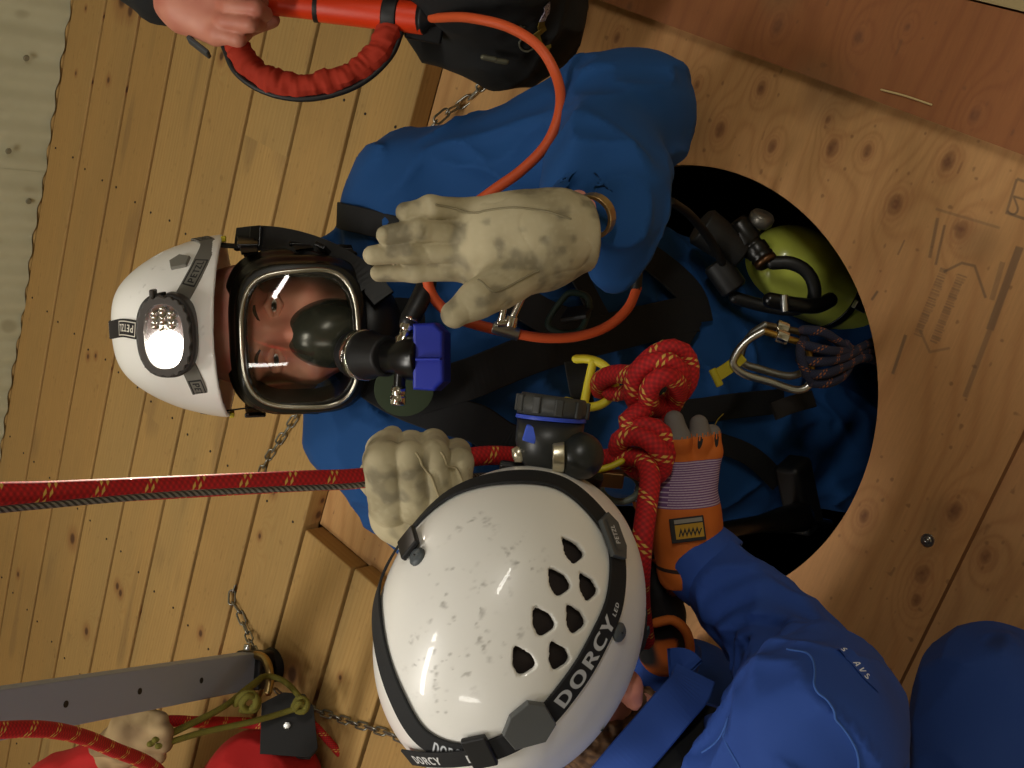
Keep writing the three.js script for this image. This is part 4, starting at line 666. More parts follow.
// ------------------------------------------------------------------ carabiners and cord at the climber's waist
{
  const ring = (dx, dy, dd) => null;
  const k1 = thing('carabiner', 'steel locking carabiner with gold gate clipped to the yellow tab', 'carabiner', [0.0027, 0.1228, -0.6835]);
  part(k1, 'frame', tube([[0.0403, 0.1312, -0.6855], [0.0305, 0.1444, -0.7005], [0.0164, 0.1546, -0.712], [0.0016, 0.1588, -0.7168], [-0.0108, 0.1519, -0.7089], [-0.0253, 0.1289, -0.6829], [-0.0385, 0.1059, -0.6568], [-0.0345, 0.0972, -0.647], [-0.0222, 0.0931, -0.6423]], 0.005, { radial: 10 }), M.steel);
  part(k1, 'gate', tube([[0.0403, 0.1312, -0.6855], [0.029, 0.115, -0.6641], [0.0166, 0.096, -0.6456], [-0.0017, 0.0928, -0.642], [-0.0222, 0.0931, -0.6423]], 0.0045, { radial: 10 }), M.brass, 'gold gate');
  part(k1, 'locking_sleeve', [rod([0.0338, 0.1232, -0.6719], [0.0274, 0.1135, -0.6608], 0.0088, 0.0088, 14)], M.chrome);
  const k2 = thing('carabiner', 'second steel carabiner lying behind the one with the gold gate', 'carabiner', [0.0092, 0.1043, -0.6928]);
  part(k2, 'frame', tube([[0.0483, 0.1155, -0.6903], [0.0383, 0.1227, -0.7061], [0.0188, 0.128, -0.7196], [0.0032, 0.1288, -0.7206], [-0.0078, 0.1139, -0.7037], [-0.0202, 0.0887, -0.6751], [-0.0166, 0.0764, -0.6612]], 0.005, { radial: 10 }), M.galv);
  part(k2, 'gate', tube([[0.0483, 0.1155, -0.6903], [0.0409, 0.0988, -0.6714], [0.0327, 0.0847, -0.6554], [0.0115, 0.0761, -0.6532], [-0.0166, 0.0764, -0.6612]], 0.0045, { radial: 10 }), mat(0x6a5a40, 0.4, { metalness: 0.8 }));
  part(k2, 'locking_sleeve', [rod([0.0457, 0.1089, -0.6784], [0.0393, 0.099, -0.6672], 0.0088, 0.0088, 14)], M.chrome);
  const cordTex = ropeTex([44, 48, 74], [156, 92, 52]); cordTex.repeat.set(1 / 0.03, 1); const cm = mat(0xffffff, 0.9, { map: cordTex });
  const cord = thing('prusik_cord', 'bundle of dark blue and orange flecked cord in the carabiners', 'cord', [0.0026, 0.0341, -0.6434]);
  const L = [
    [[0.0372, 0.1021, -0.6449], [0.0326, 0.0863, -0.627], [0.014, 0.0506, -0.6167], [0.0035, 0, -0.6198], [-0.0107, -0.1108, -0.6303]], [[0.0179, 0.1061, -0.6419], [0.0094, 0.0944, -0.6211], [0.0047, 0.0485, -0.6144], [0.0024, -0.0281, -0.6183], [0.014, -0.1266, -0.6275]],
    [[-0.0006, 0.1113, -0.6478], [-0.0052, 0.0994, -0.6268], [-0.0026, 0.0619, -0.6144], [0.0097, -0.0039, -0.6154], [0.0242, -0.1253, -0.629]], [[-0.0189, 0.1073, -0.6433], [-0.0207, 0.097, -0.624], [-0.0131, 0.0551, -0.6144], [-0.0049, 0.0065, -0.6121], [-0.0196, -0.1229, -0.6317]],
    [[-0.031, 0.0983, -0.6406], [-0.0327, 0.0849, -0.6254], [-0.0234, 0.0518, -0.6181], [-0.0061, 0.0362, -0.6155], [0.015, 0.0479, -0.6138]], [[0.0271, 0.0925, -0.6492], [0.0095, 0.1154, -0.6449], [-0.0111, 0.1132, -0.6424], [-0.0297, 0.0982, -0.6405]],
  ];
  for (const l of L) part(cord, 'cord', tube(l, 0.0062, { radial: 8 }), cm);
}
{ // black hand tool hanging in its holster at the hip
  const t = thing('hand_tool', 'black hand tool hanging in the hole against the coverall', 'tool', [-0.2048, -0.0753, -0.7764]);
  part(t, 'handle', [turnedRod([-0.2242, 0.1065, -0.8011], [-0.2273, -0.0701, -0.752], [[0.001, 0], [0.011, 0], [0.012, 0.1], [0.0125, 0.5], [0.019, 0.75], [0.022, 0.95], [0.018, 1], [0.001, 1]], 18)], M.blackGloss);
  part(t, 'head', along(box(0.046, 0.115, 0.04, 0.008, 3), [-0.1475, -0.0621, -0.7611], [-0.251, -0.1069, -0.7708]), M.black);
  part(t, 'ring', [rod([-0.2394, -0.0909, -0.7587], [-0.2511, -0.1495, -0.7528], 0.009, 0.007, 12)], mat(0x2a2a2a, 0.2, { metalness: 0.8 }));
}
// ------------------------------------------------------------------ red rope: main line, knots and tail
redRopeTex.repeat.set(1 / 0.045, 1);
M.redRope = mat(0xffffff, 0.75, { map: redRopeTex });
{
  const r = thing('rescue_rope', 'thick red rope with gold flecks, knotted to the yellow D ring', 'rope', [-0.0519, 0.403, -0.6837]);
  const APEX = [-0.06, 2.16, -0.87];
  part(r, 'main_line', tube([APEX, [-0.055, 1.6, -0.868], [-0.0488, 1.0748, -0.8559], [-0.0566, 0.9808, -0.8627], [-0.0654, 0.8733, -0.8617], [-0.0744, 0.7572, -0.8435], [-0.0799, 0.689, -0.8341], [-0.0763, 0.6369, -0.8053], [-0.0715, 0.571, -0.7836], [-0.0835, 0.4808, -0.7719], [-0.0887, 0.4507, -0.7227], [-0.0862, 0.4509, -0.6852], [-0.0908, 0.4524, -0.6566]], 0.0102, { radial: 14 }), M.redRope);
  part(r, 'upper_knot', tube([[-0.0155, 0.3809, -0.7645], [-0.004, 0.3996, -0.7479], [0.0013, 0.4043, -0.723], [-0.0004, 0.4076, -0.6965], [0.0134, 0.4091, -0.6755], [0.0227, 0.4013, -0.6591], [0.0212, 0.3899, -0.6462], [0.0054, 0.3801, -0.6426], [-0.0161, 0.3742, -0.6511], [-0.0326, 0.3733, -0.6727], [-0.0398, 0.3861, -0.6873], [-0.0356, 0.4134, -0.688], [-0.0194, 0.434, -0.6811], [-0.0006, 0.4384, -0.671], [0.0106, 0.4331, -0.6543], [0.0092, 0.422, -0.6418], [-0.0024, 0.4083, -0.6368], [-0.0196, 0.3887, -0.6524], [-0.0361, 0.3891, -0.6679], [-0.0387, 0.4119, -0.6711], [-0.0268, 0.4363, -0.661], [-0.0124, 0.4427, -0.6501], [-0.0051, 0.4365, -0.6386], [-0.0125, 0.4159, -0.6379], [-0.0301, 0.3914, -0.6555], [-0.0466, 0.3925, -0.6719], [-0.049, 0.4106, -0.6848]], 0.0110, { radial: 12 }), M.redRope);
  part(r, 'lower_knot', tube([[-0.0466, 0.3925, -0.6719], [-0.0345, 0.4109, -0.6701], [-0.041, 0.4386, -0.6712], [-0.0482, 0.4515, -0.6783], [-0.0586, 0.4548, -0.6744], [-0.0558, 0.4463, -0.6572], [-0.0653, 0.4371, -0.6468], [-0.0829, 0.4297, -0.646], [-0.1025, 0.4223, -0.6603], [-0.1084, 0.4257, -0.6792], [-0.0939, 0.4377, -0.6928], [-0.076, 0.456, -0.6909], [-0.0651, 0.4634, -0.6767], [-0.066, 0.4609, -0.6557], [-0.0784, 0.4538, -0.6431], [-0.0964, 0.4416, -0.6444], [-0.1089, 0.4409, -0.6587], [-0.101, 0.4337, -0.6807]], 0.0108, { radial: 12 }), M.redRope);
  part(r, 'tail', tube([[-0.0873, 0.44, -0.6879], [-0.0926, 0.4546, -0.659], [-0.1082, 0.4645, -0.6476], [-0.1338, 0.4804, -0.643], [-0.1615, 0.4971, -0.6393], [-0.1979, 0.4929, -0.6496], [-0.2363, 0.4619, -0.675], [-0.2905, 0.42, -0.703]], 0.0108, { radial: 14 }), M.redRope);
  part(r, 'sling_end', tube([[-0.0198, 0.3899, -0.7218], [-0.0209, 0.3882, -0.7426], [-0.0087, 0.3855, -0.7576], [0.0002, 0.4011, -0.7421]], 0.0085, { radial: 12 }), M.redRope);
  const wire = canvasTex(32, 32, (c) => { c.fillStyle = '#8d8a86'; c.fillRect(0, 0, 32, 32); c.strokeStyle = '#45423f'; c.lineWidth = 7; for (let i = -1; i < 3; i++) { c.beginPath(); c.moveTo(i * 16, 0); c.lineTo(i * 16 + 16, 32); c.stroke(); } }); wire.repeat.set(1 / 0.012, 3);
  const w = thing('wire_cable', 'thin twisted steel cable running down beside the red rope', 'cable', [-0.0872, 0.694, -0.8322]);
  part(w, 'cable', tube([[-0.075, 2.14, -0.85], [-0.073, 1.55, -0.845], [-0.0611, 1.0748, -0.8407], [-0.0643, 0.9884, -0.8486], [-0.0697, 0.8872, -0.8397], [-0.0777, 0.7913, -0.8292], [-0.0843, 0.7166, -0.8201], [-0.0849, 0.6965, -0.82], [-0.0874, 0.6271, -0.8169], [-0.0985, 0.5067, -0.8316]], 0.0028, { radial: 8 }), mat(0xffffff, 0.4, { map: wire, metalness: 0.6 }));
}

// ------------------------------------------------------------------ the helper kneeling at the edge of the hole
const HF = [[-0.2196, 0.6498, -0.6914], [0.8863, -0.3969, 0.2387], [0.3174, 0.8958, 0.3112]];
const kx = V(HF[2]).cross(V(HF[1])).normalize(), ky = V(HF[2]), kz = V(HF[1]);
const fromHelper = (q) => [HF[0][0] + kx.x * q[0] + ky.x * q[1] + kz.x * q[2], HF[0][1] + kx.y * q[0] + ky.y * q[1] + kz.y * q[2], HF[0][2] + kx.z * q[0] + ky.z * q[1] + kz.z * q[2]];
const toHelper = (x, y, z) => { const a = x - HF[0][0], b = y - HF[0][1], c = z - HF[0][2]; return [a * kx.x + b * kx.y + c * kx.z, a * ky.x + b * ky.y + c * ky.z, a * kz.x + b * kz.y + c * kz.z]; };
const helper = thing('person', 'person in bright blue shirt kneeling beside the hole, head bent down', 'person', [-0.7, 0, -0.5]);
const SH = [-0.3198, 0.5271, -0.454], EL = [-0.2994, 0.4006, -0.5299], WR = [-0.2084, 0.3871, -0.643], NK = [-0.3678, 0.5048, -0.6253];
{
  const s = [
    [[-0.4008, 0.4892, -0.6152], [-0.4577, 0.4475, -0.5528], 0.045, 0.09], [SH, [-0.4512, 0.4984, -0.5198], 0.070, 0.11], [[-0.4695, 0.4525, -0.619], [-0.85, 0.42, -0.52], 0.12, 0.17], [[-0.4288, 0.4788, -0.5126], [-0.85, 0.40, -0.44], 0.10, 0.15], [[-0.4622, 0.4477, -0.7345], [-0.85, 0.40, -0.62], 0.11, 0.15],
    [SH, [-0.3209, 0.4809, -0.4697], 0.068, 0.066], [[-0.3209, 0.4809, -0.4697], EL, 0.064, 0.054], [EL, WR, 0.052, 0.041],
    [[-0.482, 0.4633, -0.7521], [-0.4529, 0.3414, -0.8558], 0.075, 0.055], [[-0.4529, 0.3414, -0.8558], [-0.3406, 0.3217, -0.7428], 0.05, 0.034],
  ];
  const base = capsules(s, 0.025), fo = folds(19, 0.008);
  const cuffHole = capsules([[WR, [-0.1847, 0.3916, -0.6708], 0.033, 0.035]], 0.01), neckHole = capsules([[[-0.3291, 0.5562, -0.6307], [-0.3678, 0.5048, -0.6253], 0.056, 0.045]], 0.01);
  const inner = [-0.2919, 0.4704, -0.5485]; const bunch = (x, y, z) => { const a = x - inner[0], b = y - inner[1], c = z - inner[2], d = Math.sqrt(a * a + b * b + c * c); return d > 0.2 ? 0 : Math.cos(d * 215 + 2.2 * noise3(x * 22, y * 22, z * 22)) * 0.0048 * step(0.14, 0.02, d); };
  const f = (x, y, z) => smax(smax(base(x, y, z) - fo(x, y, z) - bunch(x, y, z), -cuffHole(x, y, z), 0.004), -neckHole(x, y, z), 0.006);
  const [lo, hi] = bounds(s, 0.03);
  part(helper, 'shirt', surface(f, lo, hi, 0.0065, { margin: 0.02 }), M.shirt, 'bright blue long-sleeved work shirt');
  const N = normalOf(base, 0.01);
  part(helper, 'cuff', [turnedRod([-0.1977, 0.3891, -0.6558], [-0.2216, 0.3822, -0.6299], [[0.036, 0], [0.0425, 0], [0.044, 0.1], [0.0455, 0.6], [0.045, 1], [0.038, 1], [0.036, 0]], 40)], M.shirt);
  // collar leaves
  const face = V([-0.1867, 0.9069, -0.348]).sub(V([-0.3112, 0.5782, -0.58])).normalize();
  part(helper, 'collar', [webbing([[-0.3008, 0.4883, -0.599], [-0.3082, 0.5097, -0.5931], [-0.3163, 0.5361, -0.5927], [-0.3341, 0.558, -0.6025], [-0.3565, 0.5836, -0.6164], [-0.3947, 0.5981, -0.6479]], () => face, 0.042, 0.005, { n: 40 }), webbing([[-0.2895, 0.4961, -0.623], [-0.2935, 0.4773, -0.6168], [-0.2994, 0.4809, -0.6058]], () => face, 0.03, 0.004, { n: 20 })], M.shirt);
  part(helper, 'undershirt', surface(capsules([[[-0.3922, 0.513, -0.627], [-0.3808, 0.4759, -0.6077], 0.062, 0.046]], 0.01), [-0.6, 0.3, -0.8], [-0.2, 0.7, -0.4], 0.006), M.blackCloth);
  // stitched seams of the yoke and sleeve
  const seams = [[[-0.3445, 0.5633, -0.548], [-0.3271, 0.5644, -0.5191], [-0.3134, 0.5586, -0.4973], [-0.3248, 0.5613, -0.4852], [-0.3471, 0.5562, -0.4795]], [[-0.293, 0.5388, -0.4598], [-0.3016, 0.5477, -0.4396], [-0.3176, 0.5502, -0.4273], [-0.3364, 0.5479, -0.4247]]].map((l) => tube(drape((x, y, z) => base(x, y, z) - fo(x, y, z) - bunch(x, y, z), l, 0.0003, 8), 0.0012, { radial: 5 }));
  part(helper, 'seam', seams, mat(0x3a62ae, 0.85));
  const tx = canvasTex(512, 96, (c) => { c.fillStyle = '#24499a'; c.fillRect(0, 0, 512, 96); c.fillStyle = '#e8ecf4'; c.font = 'bold 84px sans-serif'; c.textBaseline = 'middle'; c.fillText('S', 20, 50); c.fillText('A V S', 190, 50); });
  const line = drape((x, y, z) => base(x, y, z) - fo(x, y, z), [[-0.2485, 0.5229, -0.4266], [-0.2547, 0.5226, -0.4112], [-0.2631, 0.5238, -0.3974], [-0.2764, 0.5184, -0.3913]], 0.0007, 6);
  const L = new THREE.CatmullRomCurve3(line.map(V)).getLength(); tx.repeat.set(1 / L, 1); tx.wrapS = THREE.ClampToEdgeWrapping;
  part(helper, 'sleeve_lettering', webbing(line, normalOf((x, y, z) => base(x, y, z) - fo(x, y, z), 0.006), 0.014, 0.0002, { n: 36 }), mat(0xffffff, 0.84, { map: tx }), 'white stitched lettering on the sleeve');
}
{
  const t = [[[-0.85, 0.40, -0.42], [-0.4088, 0.1078, -0.4473], 0.12, 0.078], [[-0.4088, 0.1078, -0.4473], [-0.82, 0.075, -0.36], 0.074, 0.06], [[-0.85, 0.40, -0.64], [-0.47, 0.10, -0.86], 0.12, 0.078], [[-0.47, 0.10, -0.86], [-0.86, 0.08, -0.82], 0.074, 0.06], [[-0.85, 0.40, -0.42], [-0.86, 0.38, -0.62], 0.14, 0.14]];
  const base = capsules(t, 0.04), fo = folds(14, 0.007), [lo, hi] = bounds(t, 0.03), stainAt = [-0.3222, 0.1734, -0.4234];
  const blue = lin(32, 66, 136), dark = lin(16, 28, 56);
  part(helper, 'trousers', surface((x, y, z) => base(x, y, z) - fo(x, y, z), lo, hi, 0.008, { margin: 0.02, color: (x, y, z) => mix(blue, dark, step(0.022, 0.008, Math.hypot(x - stainAt[0], (y - stainAt[1]) * 0.3, z - stainAt[2]) * (1 + 0.3 * noise3(x * 80, y * 80, z * 80))) * 0.8) }), vcol(0.85), 'blue work trousers, knee on the plywood');
  for (const q of [[[-0.82, 0.065, -0.36], [-0.95, 0.05, -0.34]], [[-0.86, 0.07, -0.82], [-0.99, 0.05, -0.82]]]) part(helper, 'boot', surface(capsules([[q[0], q[1], 0.055, 0.045], [q[1], [q[1][0] - 0.02, 0.04, q[1][2]], 0.045, 0.04]], 0.02), [-1.15, -0.01, -0.95], [-0.7, 0.2, -0.2], 0.008), M.black);
}
{ // head, neck, hidden core and the bare wrist in one skin
  const NS = [-0.3851, 0.4897, -0.6611];
  const core = capsules([[fromHelper([0, -0.12, -0.05]), NS, 0.052, 0.046], [NS, [-0.75, 0.42, -0.53], 0.046, 0.09], [NS, [-0.4629, 0.4313, -0.6251], 0.042, 0.042], [[-0.4629, 0.4313, -0.6251], SH, 0.04, 0.04], [SH, [-0.3209, 0.4809, -0.4697], 0.04, 0.04], [[-0.3209, 0.4809, -0.4697], EL, 0.04, 0.034], [EL, WR, 0.034, 0.028], [WR, [-0.193, 0.3917, -0.6588], 0.029, 0.028]], 0.035);
  const ear = capsules([[[-0.2811, 0.5652, -0.6333], [-0.291, 0.5717, -0.618], 0.012, 0.013], [[-0.291, 0.5717, -0.618], [-0.3078, 0.5648, -0.6178], 0.011, 0.0085]], 0.01), concha = capsules([[[-0.2817, 0.5896, -0.6111], [-0.2914, 0.5865, -0.6076], 0.006, 0.005]], 0.01);
  const f = (x, y, z) => { const q = toHelper(x, y, z); q[1] += 0.098; q[2] += 0.014; const far = Math.hypot(...q); return smin(smin(core(x, y, z), far > 0.3 ? far - 0.14 : headField(...q), 0.03), smax(ear(x, y, z), -concha(x, y, z), 0.005), 0.005); };
  const body = part(helper, 'body', surface(f, [-0.82, 0.3, -0.85], [-0.05, 0.82, -0.38], 0.005, { color: skinTone([222, 156, 132], [200, 118, 100]) }), vcol(0.55), 'head bent down, ear showing below the helmet');
  const neckHair = capsules([[fromHelper([0, -0.12, -0.05]), NS, 0.060, 0.053]], 0.01);
  const hairF = (x, y, z) => { const q = toHelper(x, y, z); q[1] += 0.098; q[2] += 0.014; if (Math.hypot(...q) > 0.24) return 0.1; const d = headField(...q) - 0.006 + 0.004 * noise3(x * 160, y * 160, z * 160); const ear = ell(Math.abs(q[0]), q[1], q[2], [0.086, 0, -0.01], [0.03, 0.04, 0.032]); const nk = neckHair(x, y, z) + 0.004 * noise3(x * 160, y * 160, z * 160); return Math.max(smax(Math.min(Math.max(d, q[2] + 0.004), nk), -ear, 0.006), -0.2 - q[1]); };
  part(helper, 'hair', surface(hairF, [-0.5, 0.45, -0.9], [-0.05, 0.85, -0.5], 0.0032, { color: (x, y, z) => mix(lin(74, 50, 34), lin(126, 92, 62), clamp(0.5 + noise3(x * 220, y * 60, z * 220))) }), vcol(0.8), 'short brown hair');
  part(helper, 'beard', surface((x, y, z) => { const q = toHelper(x, y, z); q[1] += 0.098; q[2] += 0.014; if (Math.hypot(...q) > 0.24) return 0.1; const d = headField(...q) - 0.006 + 0.004 * noise3(x * 160, y * 160, z * 160); return Math.max(d, q[1] + 0.035 + q[2] * 0.1, -0.005 - q[2]); }, [-0.5, 0.35, -0.9], [-0.02, 0.75, -0.5], 0.0035), mat(0x5a4230, 0.9));
}
{ // orange and black work glove on the hand at the knot
  const FJ = [[[[-0.1053, 0.4169, -0.6617], [-0.079, 0.4238, -0.6544], [-0.0601, 0.4158, -0.6681]], 0.0125], [[[-0.0999, 0.4095, -0.6457], [-0.0734, 0.4215, -0.6367], [-0.0525, 0.4153, -0.6448]], 0.0125], [[[-0.1018, 0.394, -0.6357], [-0.078, 0.3985, -0.6257], [-0.0595, 0.3895, -0.6306]], 0.012], [[[-0.1137, 0.384, -0.6319], [-0.0901, 0.3853, -0.6214], [-0.0705, 0.3765, -0.6235]], 0.0115]];
  const pl = [[[-0.2137, 0.396, -0.6531], [-0.1617, 0.3973, -0.6546], 0.036, 0.034], [[-0.1659, 0.4061, -0.6646], [-0.108, 0.4114, -0.663], 0.026, 0.018], [[-0.161, 0.4016, -0.6519], [-0.1026, 0.404, -0.647], 0.028, 0.018], [[-0.1626, 0.3902, -0.6466], [-0.109, 0.3872, -0.6356], 0.026, 0.016]];
  const th = [[[-0.1731, 0.3967, -0.6767], [-0.14, 0.3996, -0.695], 0.022, 0.018], [[-0.14, 0.3996, -0.695], [-0.1147, 0.408, -0.6894], 0.016, 0.013]];
  const all = [...pl, ...th]; const fs = FJ.map(([p, r]) => { const l = [[p[0], p[1], r * 1.1, r], [p[1], p[2], r, r * 0.85]]; all.push(...l); return capsules(l, 0.006); });
  const P = capsules(pl, 0.02), T = capsules(th, 0.01), hole = capsules([[[-0.2121, 0.3927, -0.6524], [-0.25, 0.3865, -0.6499], 0.033, 0.036]], 0.01);
  const f = (x, y, z) => { let d = 1e9; for (const g of fs) d = smin(d, g(x, y, z), 0.002); d = smin(d, P(x, y, z), 0.012); d = smin(d, T(x, y, z), 0.01); return smax(d + creases(x, y, z) * 0.6, -hole(x, y, z), 0.003); };
  const a = V([-0.2373, 0.3973, -0.6546]), b = V([-0.0536, 0.4041, -0.6396]), ax = b.clone().sub(a), L2 = ax.lengthSq(), side = V([-0.1482, 0.3752, -0.622]).sub(V([-0.1312, 0.4241, -0.6774])); const sl = side.length(); side.normalize();
  const gt = canvasTex(512, 1024, (c) => {
    const y = (t) => (1 - t) * 1024; c.fillStyle = '#c4641c'; c.fillRect(0, 0, 512, 1024);
    c.fillStyle = '#2a1a12'; c.fillRect(0, y(0.16), 512, 22);
    c.fillStyle = '#6e4a78'; c.fillRect(0, y(0.775), 512, y(0.51) - y(0.775)); c.fillStyle = '#e6dcdc'; for (let i = 0; i < 19; i++) for (let j = 0; j < 64; j++) { c.globalAlpha = 0.75; c.fillRect(j * 8 + (i % 2) * 2, y(0.775) + 4 + i * 14.2, 6, 6.5); } c.globalAlpha = 1;
    c.fillStyle = '#1c1a1a'; for (const x of [150, 268, 372]) { c.beginPath(); c.ellipse(x, y(0.9), 16, 60, 0, 0, 7); c.fill(); }
    c.fillStyle = '#6f6a66'; c.fillRect(0, 0, 512, y(0.91)); c.fillStyle = '#c4641c'; for (let i = 0; i < 30; i++) c.fillRect(i * 17.5, y(0.91) - (i * 37 % 24), 9, 30);
  }); gt.wrapS = gt.wrapT = THREE.ClampToEdgeWrapping;
  const [lo, hi] = bounds(all, 0.008);
  const gl = part(helper, 'glove', surface(f, lo, hi, 0.0026, { uv: (x, y, z) => { const p = new THREE.Vector3(x, y, z).sub(a); return [0.5 + p.dot(side) / sl * 0.9, p.dot(ax) / L2]; } }), mat(0xffffff, 0.8, { map: gt }), 'orange work glove with striped knit band');
  const lt = canvasTex(256, 160, (c) => { c.fillStyle = '#1c1a18'; c.fillRect(0, 0, 256, 160); c.fillStyle = '#8a8478'; c.fillRect(36, 10, 208, 26); c.fillStyle = '#b0861c'; c.fillRect(36, 44, 208, 92); c.strokeStyle = '#1c1a18'; c.lineWidth = 9; c.beginPath(); c.moveTo(60, 120); for (let i = 0; i < 5; i++) { c.lineTo(78 + i * 30, 78); c.lineTo(88 + i * 30, 116); } c.lineTo(230, 80); c.stroke(); });
  const c0 = onto(f, [-0.1655, 0.449, -0.6149], 0.0012), n0 = normalOf(P, 0.01)(V(c0)), up = V([-0.1398, 0.3989, -0.6489]).sub(V([-0.2046, 0.3969, -0.6466]));
  const g = box(0.036, 0.026, 0.002, 0.0008, 1); const uvp = g.attributes.uv; for (let i = 0; i < uvp.count; i++) uvp.setXY(i, g.attributes.position.getX(i) / 0.036 + 0.5, g.attributes.position.getY(i) / 0.026 + 0.5);
  part(gl, 'wrist_label', orient(g, c0, n0.toArray(), up.toArray()), mat(0xffffff, 0.7, { map: lt }), 'black and yellow label');
}
{ // the other glove, half hidden below the helmet
  const pl = [[[-0.3183, 0.3573, -0.7226], [-0.2747, 0.3705, -0.7149], 0.030, 0.028], [[-0.2727, 0.3773, -0.7075], [-0.2411, 0.3933, -0.7029], 0.026, 0.02], [[-0.2433, 0.3934, -0.7031], [-0.2174, 0.4012, -0.7044], 0.013, 0.011], [[-0.2429, 0.3825, -0.6983], [-0.2163, 0.3924, -0.6944], 0.013, 0.011], [[-0.2493, 0.3712, -0.6931], [-0.2259, 0.3757, -0.6905], 0.013, 0.011], [[-0.2627, 0.3981, -0.7085], [-0.2357, 0.4205, -0.7036], 0.013, 0.011]];
  const f = capsules(pl, 0.008), [lo, hi] = bounds(pl, 0.01), O = lin(196, 96, 28), K = lin(22, 20, 20);
  const gl = part(helper, 'glove', surface((x, y, z) => f(x, y, z) + creases(x, y, z) * 0.6, lo, hi, 0.003, { color: (x, y, z) => mix(K, O, step(0.1, 0.25, noise3(x * 26 + 3, y * 26, z * 26 + 1))) }), vcol(0.8), 'black and orange work glove below the helmet');
  part(gl, 'cuff_band', tube([[-0.273, 0.4118, -0.6937], [-0.2702, 0.4035, -0.6768], [-0.2834, 0.3906, -0.6697], [-0.3072, 0.3755, -0.6752], [-0.3332, 0.3593, -0.6946]], 0.0055, { radial: 8 }), mat(0xc4641c, 0.8), 'orange cuff binding');
}
const FC = [0, 0, 0], FRR = [0.118, 0.125, 0.148];
{
  const h = turned('safety_helmet', 'white vented helmet with scuffed crown, worn by the kneeling person', 'helmet', ...HF);
  const up = [0, 0.9, 0.3];
  const vents = [[-0.0642, 0.0781, 0.0829], [-0.068, 0.0916, 0.0537], [-0.0861, 0.0695, 0.0589], [-0.0703, 0.0991, 0.0188], [-0.0889, 0.0783, 0.0298], [-0.0674, 0.1016, -0.0169], [-0.0881, 0.0831, -0.0031]].map((p) => { const n = ellNormal(FC, FRR)(V(p)), u = new THREE.Vector3(0.75, 0.55, 0.75); u.addScaledVector(n, -u.dot(n)).normalize(); return [p, u.toArray()]; });
  const mirror = vents.map(([p, u]) => [[-p[0], p[1], p[2]], [-u[0], u[1], u[2]]]);
  const f = shellField(FC, FRR, -0.034, [...vents, ...mirror.slice(0, 0)], 0.052, 0);
  part(h, 'shell', surface(f, [-0.14, -0.07, -0.175], [0.14, 0.14, 0.175], 0.0024, { color: scuffed([[[0.0168, 0.1232, 0.0137], 0.03], [[-0.0185, 0.1222, -0.0207], 0.04], [[-0.0263, 0.1199, 0.0258], 0.025], [[-0.0367, 0.1084, 0.0575], 0.02], [[0.002, 0.1188, -0.0458], 0.03], [[-0.0477, 0.1143, 0.0042], 0.018], [[0.0157, 0.1109, 0.0654], 0.02], [[-0.0145, 0.1076, -0.0731], 0.02]]) }), M.shell);
  part(h, 'liner', surface((x, y, z) => Math.max(ell(x, y, z, FC, FRR.map((q) => q - 0.010)), -ell(x, y, z, FC, FRR.map((q) => q - 0.02)), 0.0 - y), [-0.12, -0.02, -0.15], [0.12, 0.13, 0.15], 0.005), mat(0x2a211e, 0.9));
  const N = ellNormal(FC, FRR), at = (p, off) => { const v = V(p); v.addScaledVector(N(v), off); return v.toArray(); };
  for (const p of [[-0.112, 0.0294, 0.0311], [0.0543, 0.1085, 0.0274]]) part(h, 'strap_anchor', orient(turnedRod([0, 0, 0], [0, 0, 0.005], [[0.001, 0], [0.0085, 0], [0.0085, 0.5], [0.006, 1], [0.001, 1]], 20), at(p, -0.0005), N(V(p)).toArray(), [0, 1, 0]), mat(0x50565a, 0.5));
  const clip = flat([[-0.018, -0.014], [0.006, -0.022], [0.020, -0.012], [0.020, 0.010], [0.010, 0.020], [-0.008, 0.016], [-0.02, 0.004]], 0.004); { const p = [-0.0795, 0.075, -0.0639]; part(h, 'lamp_clip', orient(clip, at(p, 0.002), N(V(p)).toArray(), [0.4, 0.6, 0.5]), mat(0x5a5c5c, 0.55), 'grey rear lamp clip'); }
  { const p = [-0.0766, 0.038, 0.1032]; const g = flat([[-0.010, -0.018], [0.006, -0.021], [0.013, -0.010], [0.013, 0.012], [0.004, 0.021], [-0.010, 0.014]], 0.003); part(h, 'lamp_clip', orient(g, at(p, 0.0035), N(V(p)).toArray(), [0.1, 0.2, 0.9]), mat(0x4c5052, 0.5), 'grey front lamp clip');
    const t = canvasTex(256, 64, (c) => { c.fillStyle = '#4c5052'; c.fillRect(0, 0, 256, 64); c.fillStyle = '#c6cace'; c.font = 'bold 56px sans-serif'; c.textAlign = 'center'; c.textBaseline = 'middle'; c.fillText('PETZL', 128, 34, 236); }); const g2 = new THREE.PlaneGeometry(0.030, 0.010); g2.rotateZ(Math.PI / 2); part(h, 'clip_lettering', orient(g2, at(p, 0.0083), N(V(p)).toArray(), [0.1, 0.2, 0.9]), mat(0xffffff, 0.5, { map: t })); }
  for (const s of [-1]) part(h, 'chin_strap', webbing([[s * 0.115, -0.02, 0.02], [s * 0.100, -0.06, 0.022], [s * 0.09, -0.11, 0.04], [s * 0.05, -0.165, 0.07]], (p) => new THREE.Vector3(p.x, 0.03, 0.0).normalize(), 0.034, 0.003, { n: 24 }), mat(0x2e3032, 0.75), 'dark chin strap');
  for (const s of [-1]) part(h, 'chin_strap', webbing([[s * 0.112, -0.02, -0.05], [s * 0.096, -0.07, -0.03], [s * 0.09, -0.11, 0.01], [s * 0.09, -0.125, 0.04]], (p) => new THREE.Vector3(p.x, 0, -0.01).normalize(), 0.014, 0.002, { n: 24 }), mat(0x3c5058, 0.7));
}
